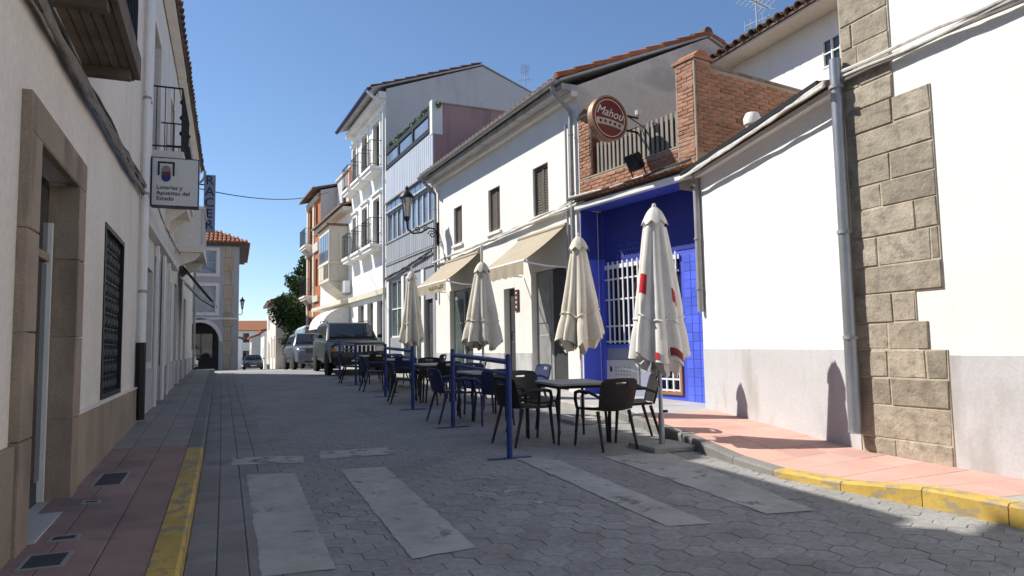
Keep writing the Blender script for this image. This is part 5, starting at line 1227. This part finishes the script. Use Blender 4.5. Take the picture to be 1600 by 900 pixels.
def make_table(name):
    t = thing(name, '', 'table', (0, 0, 0))
    mb = MB(); h = .36
    pts = []
    for cx, cy, a0 in ((1, 1, 0), (-1, 1, 1), (-1, -1, 2), (1, -1, 3)):
        for k in range(4): q = math.pi/2*(a0+k/3); pts.append((cx*(h-.05)+.05*math.cos(q), cy*(h-.05)+.05*math.sin(q)))
    n = len(pts); P = [(x, y, z) for z in (.70, .722, .728) for x, y in [(p[0]*(1 if z < .725 else .985), p[1]*(1 if z < .725 else .985)) for p in pts]]
    mb.add(P, [tuple(range(2*n, 3*n)), tuple(range(n))[::-1]]+[(r*n+i, r*n+(i+1) % n, (r+1)*n+(i+1) % n, (r+1)*n+i) for r in (0, 1) for i in range(n)]).build('tabletop', M['tabletop'], t)
    ap = MB()
    for s in (-1, 1): ap.box(ident, -.32, .32, s*.31-.012, s*.31+.012, .66, .699); ap.box(ident, s*.31-.012, s*.31+.012, -.297, .297, .66, .699)
    ap.build('frame', M['chair'], t)
    for sx in (-1, 1):
        for sy in (-1, 1): MB().tube([(sx*.30, sy*.30, .69), (sx*.33, sy*.33, 0)], [.02, .016], 8).build('leg', M['chair'], t, True)
    return t
CH = {'chair': make_chair('armchair', 'chair'), 'chair_n': make_chair('armchair', 'chair_n')}; TB = make_table('cafe_table')
KM = kidmap(); used = set()
def put(proto, key, x, y, rz, label, group):
    o = proto if key not in used else copy_tree(proto, KM); used.add(key)
    o.location = (x, y, gz(y)); o.rotation_euler = (math.atan(.0225)*1, 0, 0); o.rotation_euler = (Matrix.Rotation(math.atan(.0225), 4, 'X') @ Matrix.Rotation(rz, 4, 'Z')).to_euler()
    o['label'] = label; o['group'] = group; return o
tabs = [('table nearest the crossing', 3.95, 8.05, 'charcoal', [(4.05, 7.40, 5, 'backing onto the crossing'), (4.62, 7.75, 72, 'on the kerb side'), (3.32, 8.05, -75, 'on the road side'), (3.72, 8.72, 188, 'facing the crossing')]),
 ('second table, behind the nearest barrier', 3.72, 10.7, 'navy', [(3.6, 9.95, -8, 'backing onto the crossing'), (4.4, 10.6, 95, 'on the kerb side'), (3.12, 10.45, -82, 'against the barrier'), (3.8, 11.4, 176, 'facing the crossing')]),
 ('third table, below the second umbrella from the blue van side', 3.75, 13.75, 'charcoal', [(3.7, 13.05, 6, 'backing onto the crossing'), (4.45, 13.8, 85, 'on the kerb side'), (3.12, 13.6, -95, 'on the road side'), (3.85, 14.45, 172, 'facing the crossing')]),
 ('fourth table, before the metal-clad house', 3.7, 16.7, 'navy', [(3.62, 16.0, -5, 'backing onto the crossing'), (4.4, 16.6, 92, 'on the kerb side'), (3.08, 16.6, -88, 'on the road side'), (3.8, 17.45, 184, 'facing the crossing')]),
 ('last table, before the parked four-wheel drive', 3.62, 19.7, 'charcoal', [(3.5, 19.0, 8, 'backing onto the crossing'), (4.3, 19.7, 88, 'on the kerb side'), (3.0, 19.5, -92, 'on the road side'), (3.7, 20.4, 178, 'facing the crossing')])]
ords = ['first table from the crossing', 'second table from the crossing', 'third table from the crossing', 'fourth table from the crossing', 'last table, before the parked car']
for k, (tl, x, y, cn, cs) in enumerate(tabs):
    put(TB, 'T', x, y, R_(random.uniform(-4, 4)), 'square grey cafe table, the '+ords[k].replace(' table', '', 1) if k < 4 else 'square grey cafe table, the last one before the parked car', 'cafe tables along the barriers')
    for cx, cy, a, w_ in cs: put(CH['chair' if cn == 'charcoal' else 'chair_n'], cn, cx, cy, R_(a), f'{cn} armchair {w_}, at the {ords[k]}', 'armchairs round the cafe tables')
# closed umbrellas
def umbrella(label, x, y, h, rb, seed, m, zb, prints=False, base=True, lean=0., hemx=0., hemq=0., tip=.05):
    rd = random.Random(seed); z0 = gz(y); t = thing('closed_umbrella', label, 'umbrella', (x, y, z0), 'closed umbrellas of the cafe terrace')
    O = Vector((x, y, z0)); nth, nz = 56, 26; ph = [rd.uniform(0, 6.28) for _ in range(6)]; nf = 8
    top = h-.02; zs = h*.905
    hem = lambda q: zb + .05*math.sin(2*q+ph[0]) + .035*math.sin(5*q+ph[1]) + .02*math.sin(9*q+ph[2]) + hemx*math.cos(q-hemq)
    def rad(q, f, z):      # f: 0 at the hem, 1 at the shoulder
        b = rb*(.40+.60*(1-f)**.92); amp = .10+.17*(1-f)
        w_ = nf*q+.25*math.sin(2.2*f+ph[3])+ph[4]; fold = abs(math.cos(w_/2))**.8*2-1.15
        tie = 1-.05*math.exp(-((f-.28)/.06)**2)
        return b*(1+amp*fold+.06*math.sin(2*q+ph[5]+1.4*f)+.05*math.sin(3*q+ph[2]+2.4*f)+.03*math.sin(7*q+5*f+ph[0]))*tie
    def pt(q, f, off=0.):
        zz = hem(q)*(1-f)+zs*f; r = rad(q, f, zz)+off
        return O+Vector((r*math.cos(q)+lean*zz, r*math.sin(q), zz))
    mb = MB(); vs = [pt(2*math.pi*j/nth, i/nz) for i in range(nz+1) for j in range(nth)]
    # shoulder and tip
    for rr, zz in ((.36*rb, zs+.015), (.29*rb, zs+.05), (.20*rb, top-.05), (.10*rb, top)):
        vs += [O+Vector((rr*(1+.08*math.cos(nf*2*math.pi*j/nth))*math.cos(2*math.pi*j/nth)+lean*zz, rr*math.sin(2*math.pi*j/nth), zz)) for j in range(nth)]
    tot = nz+5
    mb.add(vs, [(i*nth+j, i*nth+(j+1) % nth, (i+1)*nth+(j+1) % nth, (i+1)*nth+j) for i in range(tot-1) for j in range(nth)])
    mb.build('canopy', M[m], t, True)
    # upper vent flap lying over the shoulder
    vf = MB(); vs = []
    for i in range(5):
        f = i/4
        for j in range(nth):
            q = 2*math.pi*j/nth; zz = h-.03-(.20+.025*math.cos(8*q+ph[1]))*f*h/3; r = rb*(.12+.36*f**.7)*(1+.06*f*math.cos(8*q+ph[1]))+.010
            vs.append(O+Vector((r*math.cos(q)+lean*zz, r*math.sin(q), zz)))
    vf.add(vs, [(i*nth+j, i*nth+(j+1) % nth, (i+1)*nth+(j+1) % nth, (i+1)*nth+j) for i in range(4) for j in range(nth)]).build('vent_flap', M[m], t, True)
    # loose hem flaps, twisted below
    for k in range(6):
        q0 = k*math.pi/3+rd.uniform(-.3, .3); fl = []; L = rd.uniform(.10, .24); wq = rd.uniform(.30, .45)
        for i in range(5):
            f = i/4; fl.append([O+Vector(((rad(q, 0, zb)*(.93-.30*f)+.015*math.sin(3*i+j))*math.cos(q+.25*f)+lean*zb, (rad(q, 0, zb)*(.93-.30*f))*math.sin(q+.25*f), hem(q)+.03-L*f*(1-.35*abs(j-2)/2))) for j, q in enumerate([q0+wq*(j-2)/2 for j in range(5)])])
        slab_curve(MB(), fl, .006).build('hem_flap', M[m], t, True)
    MB().lathe([(0, h+tip+.01), (.02, h+tip), (.026, h+tip-.03), (.026, h-.04)][::-1], O+Vector((lean*h, 0, 0)), 10).build('finial', M[m], t, True)
    MB().tube([O+Vector((0, 0, .04)), O+Vector((lean*1.2, 0, 1.25))], .024, 10).build('pole', M['steel' if prints else 'whitemetal'], t, True)
    MB().tube([O+Vector((.03, -.0, .42)), O+Vector((.085, -.0, .42))], .018, 6).build('clamp_knob', M['black'], t)
    if base:
        MB().tube([O+Vector((0, 0, .05)), O+Vector((0, 0, .40))], .034, 10).build('socket', M['steel'], t, True)
        MB().cbox(lambda u, v, z: O+Vector((u, z, v)), -.28, .28, .0, .055, -.28, .28, .012).build('base_slab', M['concrete'], t)
    st = MB(); nb_ = 28; fz = .30
    st.tube([pt(2*math.pi*j/nb_, fz, .012) for j in range(nb_+1)], .012, 5, False); st.build('tie_strap', M[m], t)
    if prints:
        def band(q0, q1, f0, f1, nm, mm):
            n1, n2 = 10, 5; vs = [pt(q0+(q1-q0)*i/n1, f0+(f1-f0)*j/n2, .006) for i in range(n1+1) for j in range(n2+1)]
            MB().add(vs, [(i*(n2+1)+j, (i+1)*(n2+1)+j, (i+1)*(n2+1)+j+1, i*(n2+1)+j+1) for i in range(n1) for j in range(n2)]).build(nm, M[mm], t, True)
        for p in prints: band(*p)
    return t
cq = lambda d: math.atan2(-7.0, -4.55)+R_(d)     # direction towards the camera, plus degrees round to the right
umbrella('tall off-white closed umbrella with red print, front right beside the kerb', 4.60, 7.03, 2.83, .30, 3, 'umbrella_w', 1.02,
 [(cq(-52), cq(-28), .47, .62, 'red_print', 'red'), (cq(46), cq(51), .44, .54, 'red_print', 'red'), (cq(54), cq(59), .42, .53, 'red_print', 'red'), (cq(62), cq(67), .41, .52, 'red_print', 'red'), (cq(20), cq(62), .03, .09, 'red_print', 'redbrown'), (cq(-8), cq(0), .02, .07, 'red_print', 'red')], tip=.02)
umbrella('cream closed umbrella before the blue bar, second from the front', 4.85, 9.5, 2.81, .305, 11, 'umbrella', 1.22, tip=.03)
umbrella('cream closed umbrella between the two awnings, third from the front', 4.42, 12.75, 2.72, .315, 14, 'umbrella', 1.15, tip=.30)
umbrella('smallest cream closed umbrella, before the metal-clad house', 4.15, 17.4, 2.92, .285, 17, 'umbrella', 1.15, tip=.08)
# navy barriers
def barrier(label, a, b, foot=True):
    t = thing('street_barrier', label, 'barrier', (a[0], a[1], gz(a[1])), 'navy barriers along the cafe terrace')
    A, B = Vector((*a, gz(a[1]))), Vector((*b, gz(b[1]))); d = (B-A).normalized(); c = Vector((d.y, -d.x, 0)).normalized(); Z = Vector((0, 0, 1))
    for P in (A, B):
        MB().tube([P, P+Z*1.09], .031, 10).build('post', M['bluemetal'], t, True)
        MB().lathe([(.034, 1.09), (.03, 1.11), (0, 1.12)], P, 10).build('post_cap', M['bluemetal'], t, True)
        MB().box(lambda u, v, z: P+c*u+d*v+Z*z, -.24, .24, -.03, .03, .002, .012).build('foot_plate', M['bluemetal'], t)
    MB().tube([A+Z*1.03, B+Z*1.03], .030, 10).build('top_rail', M['bluemetal'], t, True)
    MB().tube([A+Z*.90, B+Z*.90], .020, 8).build('lower_rail', M['bluemetal'], t, True)
barrier('navy tubular barrier nearest the crossing, beside the charcoal chairs', (2.76, 7.14), (2.92, 9.77))
barrier('navy tubular barrier in the middle of the terrace', (2.94, 12.3), (3.0, 15.0))
barrier('navy tubular barrier farthest away, near the parked four-wheel drive', (2.95, 18.6), (2.92, 21.4))

# ------------------------------------------------------------------ vehicles
def loft(mb, secs):
    n = len(secs[0]); k = len(mb.v); mb.v += [tuple(p) for s in secs for p in s]
    for i in range(len(secs)-1):
        for j in range(n): mb.f.append((k+i*n+j, k+i*n+(j+1) % n, k+(i+1)*n+(j+1) % n, k+(i+1)*n+j))
    mb.f.append(tuple(k+j for j in range(n))); mb.f.append(tuple(k+(len(secs)-1)*n+j for j in range(n))[::-1]); return mb
def car(name, label, cat, x, y, rz, L, W, Ht, hood, hl, paint, clear=.22, van=False, slots=0, wr=.36, group=None, boxy=False, trim='plastic'):
    """a car with its nose at -y; hood height and length, cabin behind it"""
    t = thing(name, label, cat, (0, 0, 0), group); h = W/2
    def sec(yy, zt, wf, zb=clear):
        w_ = h*wf; zm = zb+(zt-zb)*.45
        pts = [(.80*w_, zb), (.97*w_, zb+.08), (w_, zm), (.985*w_, zt-.10), (.90*w_, zt-.015), (.6*w_, zt+.012)]
        return [Vector((a, yy, z)) for a, z in pts]+[Vector((-a, yy, z)) for a, z in pts[::-1]]
    y0 = -L/2; belt = hood+.06
    S = [(y0, hood-.22, .86), (y0+.06, hood-.10, .93), (y0+.25, hood-.03, .98), (y0+.6, hood, 1), (y0+hl, hood+.04, 1), (y0+hl+.3, belt, 1), (L/2-.5, belt+.02, 1), (L/2-.1, belt, .97), (L/2, belt-.12, .9)]
    if boxy: S = [(y0, hood-.10, .93), (y0+.04, hood-.05, .97), (y0+.2, hood-.01, .99)]+S[3:]
    loft(MB(), [sec(*s) for s in S]).build('body', M[paint], t, True)
    ws = .42 if not boxy else .34; rake = .62 if not van else .45; ra, rb = y0+hl+.02, L/2-(.18 if (van or boxy) else .35)
    wb, wt = h*.93, h*(.74 if not boxy else .78)
    def cs(yy, wbb, wtt, zb, zt): return [Vector((wbb, yy, zb)), Vector((wtt+.03, yy, zt-.07)), Vector((wtt-.06, yy, zt)), Vector((-wtt+.06, yy, zt)), Vector((-wtt-.03, yy, zt-.07)), Vector((-wbb, yy, zb))]
    zb = belt-.03
    loft(MB(), [cs(ra, wb, wb*.98, zb-.02, zb+.06), cs(ra+rake, wb, wt, zb, Ht-.03), cs(ra+rake+.35, wb, wt, zb, Ht), cs(rb-.45, wb, wt, zb, Ht-.01), cs(rb-.12, wb, wt*.97, zb, Ht-.07), cs(rb, wb, wb*.95, zb, zb+.12)]).build('cabin', M[paint], t, True)
    def g4(p, off): return [Vector(q)+Vector(off) for q in p]
    a, b = ra+.06, ra+rake-.02
    wsq = [(-wb*.90, a, zb+.09), (wb*.90, a, zb+.09), (wt*.93, b, Ht-.09), (-wt*.93, b, Ht-.09)]
    nn = Vector((0, -(Ht-zb), rake)).normalized()*.048
    wd = MB().add([Vector(p)+nn for p in wsq]+[Vector(p)-nn for p in wsq], [(0, 1, 2, 3), (4, 5, 6, 7), (0, 1, 5, 4), (1, 2, 6, 5), (2, 3, 7, 6), (3, 0, 4, 7)]).build('windscreen', M['glass'], t)
    rq = [(-wb*.85, rb+.0, zb+.16), (wb*.85, rb+.0, zb+.16), (wt*.85, rb-.1, Ht-.16), (-wt*.85, rb-.1, Ht-.16)]
    MB().add([Vector(p)+Vector((0, .02, .01)) for p in rq]+[Vector(p)-Vector((0, .06, 0)) for p in rq], [(0, 1, 2, 3), (4, 5, 6, 7), (0, 1, 5, 4), (1, 2, 6, 5), (2, 3, 7, 6), (3, 0, 4, 7)]).build('rear_window', M['glass'], t)
    for s in (-1, 1):
        m1, m2 = ra+rake*.9, rb-.3; mid = (m1+m2)/2
        for p, q, tr in ((ra+.30, mid-.03, True), (mid+.03, rb-.25, False)):
            zt = Ht-.13; f = (zt-zb)/(Ht-zb)
            X = lambda z: s*((wb+(wt+.03-wb)*(z-zb)/(Ht-.07-zb))+.008)
            pp = [(X(zb+.08), p, zb+.08), (X(zb+.08), q, zb+.08), (X(zt), q-.02, zt), (X(zt), max(p, m1) if tr else p, zt)]
            MB().add(pp+[(a_-s*.03, b_, c_) for a_, b_, c_ in pp], [(0, 1, 2, 3), (4, 5, 6, 7), (0, 1, 5, 4), (1, 2, 6, 5), (2, 3, 7, 6), (3, 0, 4, 7)]).build('side_window', M['glass'], t)
        MB().lathe([(0, -.06), (.07, -.05), (.09, 0), (.07, .06), (0, .07)], (s*(h+.09), ra+.32, zb+.13), 8).build('mirror', M[trim if not boxy else 'plastic'], t, True)
        MB().box(ident, s*(h-.25)-.14, s*(h-.25)+.14, y0-.015 if boxy else y0+.01, y0+.10, hood-.30, hood-.15).build('headlight', M['lamp'], t)
        if boxy: MB().box(ident, s*(h-.10)-.06, s*(h-.10)+.06, y0-.016, y0+.08, hood-.31, hood-.20).build('indicator', M['amber'], t)
        for yy in (y0+.85, L/2-.85):
            MB().lathe([(wr+.07, -.02), (wr+.07, .015), (0, .016)], (s*(h-.015)-(0 if s > 0 else 0), yy, wr), 18, 'x').build('wheel_arch', M['plastic'], t, True)
            wl_ = MB().lathe([(wr*.62, -.10), (wr*.9, -.10), (wr, -.07), (wr, .07), (wr*.9, .10), (wr*.62, .10)], (s*(h-.08), yy, wr), 20, 'x').build('wheel', M['tyre'], t, True)
            rm = MB().lathe([(wr*.62, -.09), (wr*.6, .085), (wr*.5, .06), (.08, .075), (0, .09)] if s > 0 else [(wr*.62, .09), (wr*.6, -.085), (wr*.5, -.06), (.08, -.075), (0, -.09)], (s*(h-.08), yy, wr), 14, 'x').build('rim', M['rim'], wl_, True)
    MB().box(ident, -h*.88, h*.88, y0-.07, y0+.12, clear+.02, clear+.26).build('bumper', M['plastic' if boxy else paint], t)
    gr = MB().box(ident, -h*.52, h*.52, y0-.012, y0+.05, hood-.32, hood-.13).build('grille', M['plastic'], t)
    if slots:
        for i in range(slots+1): u = -h*.52+h*1.04*i/slots; MB().box(ident, u-.022, u+.022, y0-.03, y0-.013, hood-.33, hood-.12).build('grille_bar', M['chrome'], gr)
    else:
        for i in range(3): MB().box(ident, -h*.5, h*.5, y0-.02, y0-.013, hood-.30+i*.06, hood-.285+i*.06).build('grille_bar', M['chrome'], gr)
    MB().box(ident, -.26, .26, y0-.085, y0-.071, clear+.12, clear+.23).build('number_plate', M['white'], t)
    if boxy:
        for s in (-1, 1): MB().tube([(s*(wt-.02), ra+rake+.2, Ht+.0), (s*(wt-.02), ra+rake+.3, Ht+.05), (s*(wt-.02), rb-.5, Ht+.05), (s*(wt-.02), rb-.4, Ht)], .018, 6).build('roof_rail', M['plastic'], t, True)
    for s in (-1, 1):
        MB().box(ident, s*(h-.012)-.012, s*(h-.012)+.012, y0+1.25, L/2-1.25, clear+.22, clear+.30).build('side_moulding', M['plastic'], t)
        MB().tube([Vector((s*.1, a+.04, zb+.12))+nn*1.25, Vector((s*.1+s*.5, a+.10, zb+.20))+nn*1.25], .010, 5).build('wiper', M['plastic'], t)
        MB().box(ident, s*h*.42-.006, s*h*.42+.006, y0+.3, y0+hl-.05, hood+.022, hood+.034).build('bonnet_crease', M[paint], t)
    MB().box(ident, -h*.80, h*.80, y0-.004, y0+.045, hood-.125, hood-.115).build('bonnet_edge', M['chrome'], t)
    if not boxy: MB().box(ident, -h*.6, h*.6, y0-.078, y0-.071, clear+.03, clear+.10).build('lower_grille', M['plastic'], t)
    sl = math.atan((gz(y+1)-gz(y-1))/2)
    t.rotation_euler = (Matrix.Rotation(sl, 4, 'X') @ Matrix.Rotation(rz, 4, 'Z')).to_euler(); t.location = (x, y, gz(y)); return t
car('parked_car', 'dark grey-green boxy four-wheel drive with slotted grille, parked facing the terrace', 'car', 3.66, 25.0, R_(1.5), 4.5, 1.83, 1.72, 1.08, 1.25, 'carolive', .34, slots=7, wr=.38, boxy=True, group='cars parked along the kerb')
car('parked_car', 'silver crossover parked in line behind the dark four-wheel drive', 'car', 3.2, 33.2, R_(3), 4.5, 1.85, 1.62, 1.0, 1.05, 'carsilver', .26, wr=.36, group='cars parked along the kerb')
car('parked_van', 'white van mostly hidden behind the dark four-wheel drive', 'van', 4.05, 39.5, R_(3), 4.9, 1.9, 2.25, 1.25, .7, 'carwhite', .25, van=True, wr=.34, group='cars parked along the kerb')
car('parked_car', 'white car at the left, only its nose showing past the last left house', 'car', -3.55, 29.5, R_(88), 4.3, 1.75, 1.45, .92, 1.0, 'carwhite', .22, wr=.32)
car('parked_car', 'small dark car far down the street against the pale houses', 'car', 1.75, 74, R_(0), 4.3, 1.75, 1.46, .92, 1.0, 'carblack', .22, wr=.32)
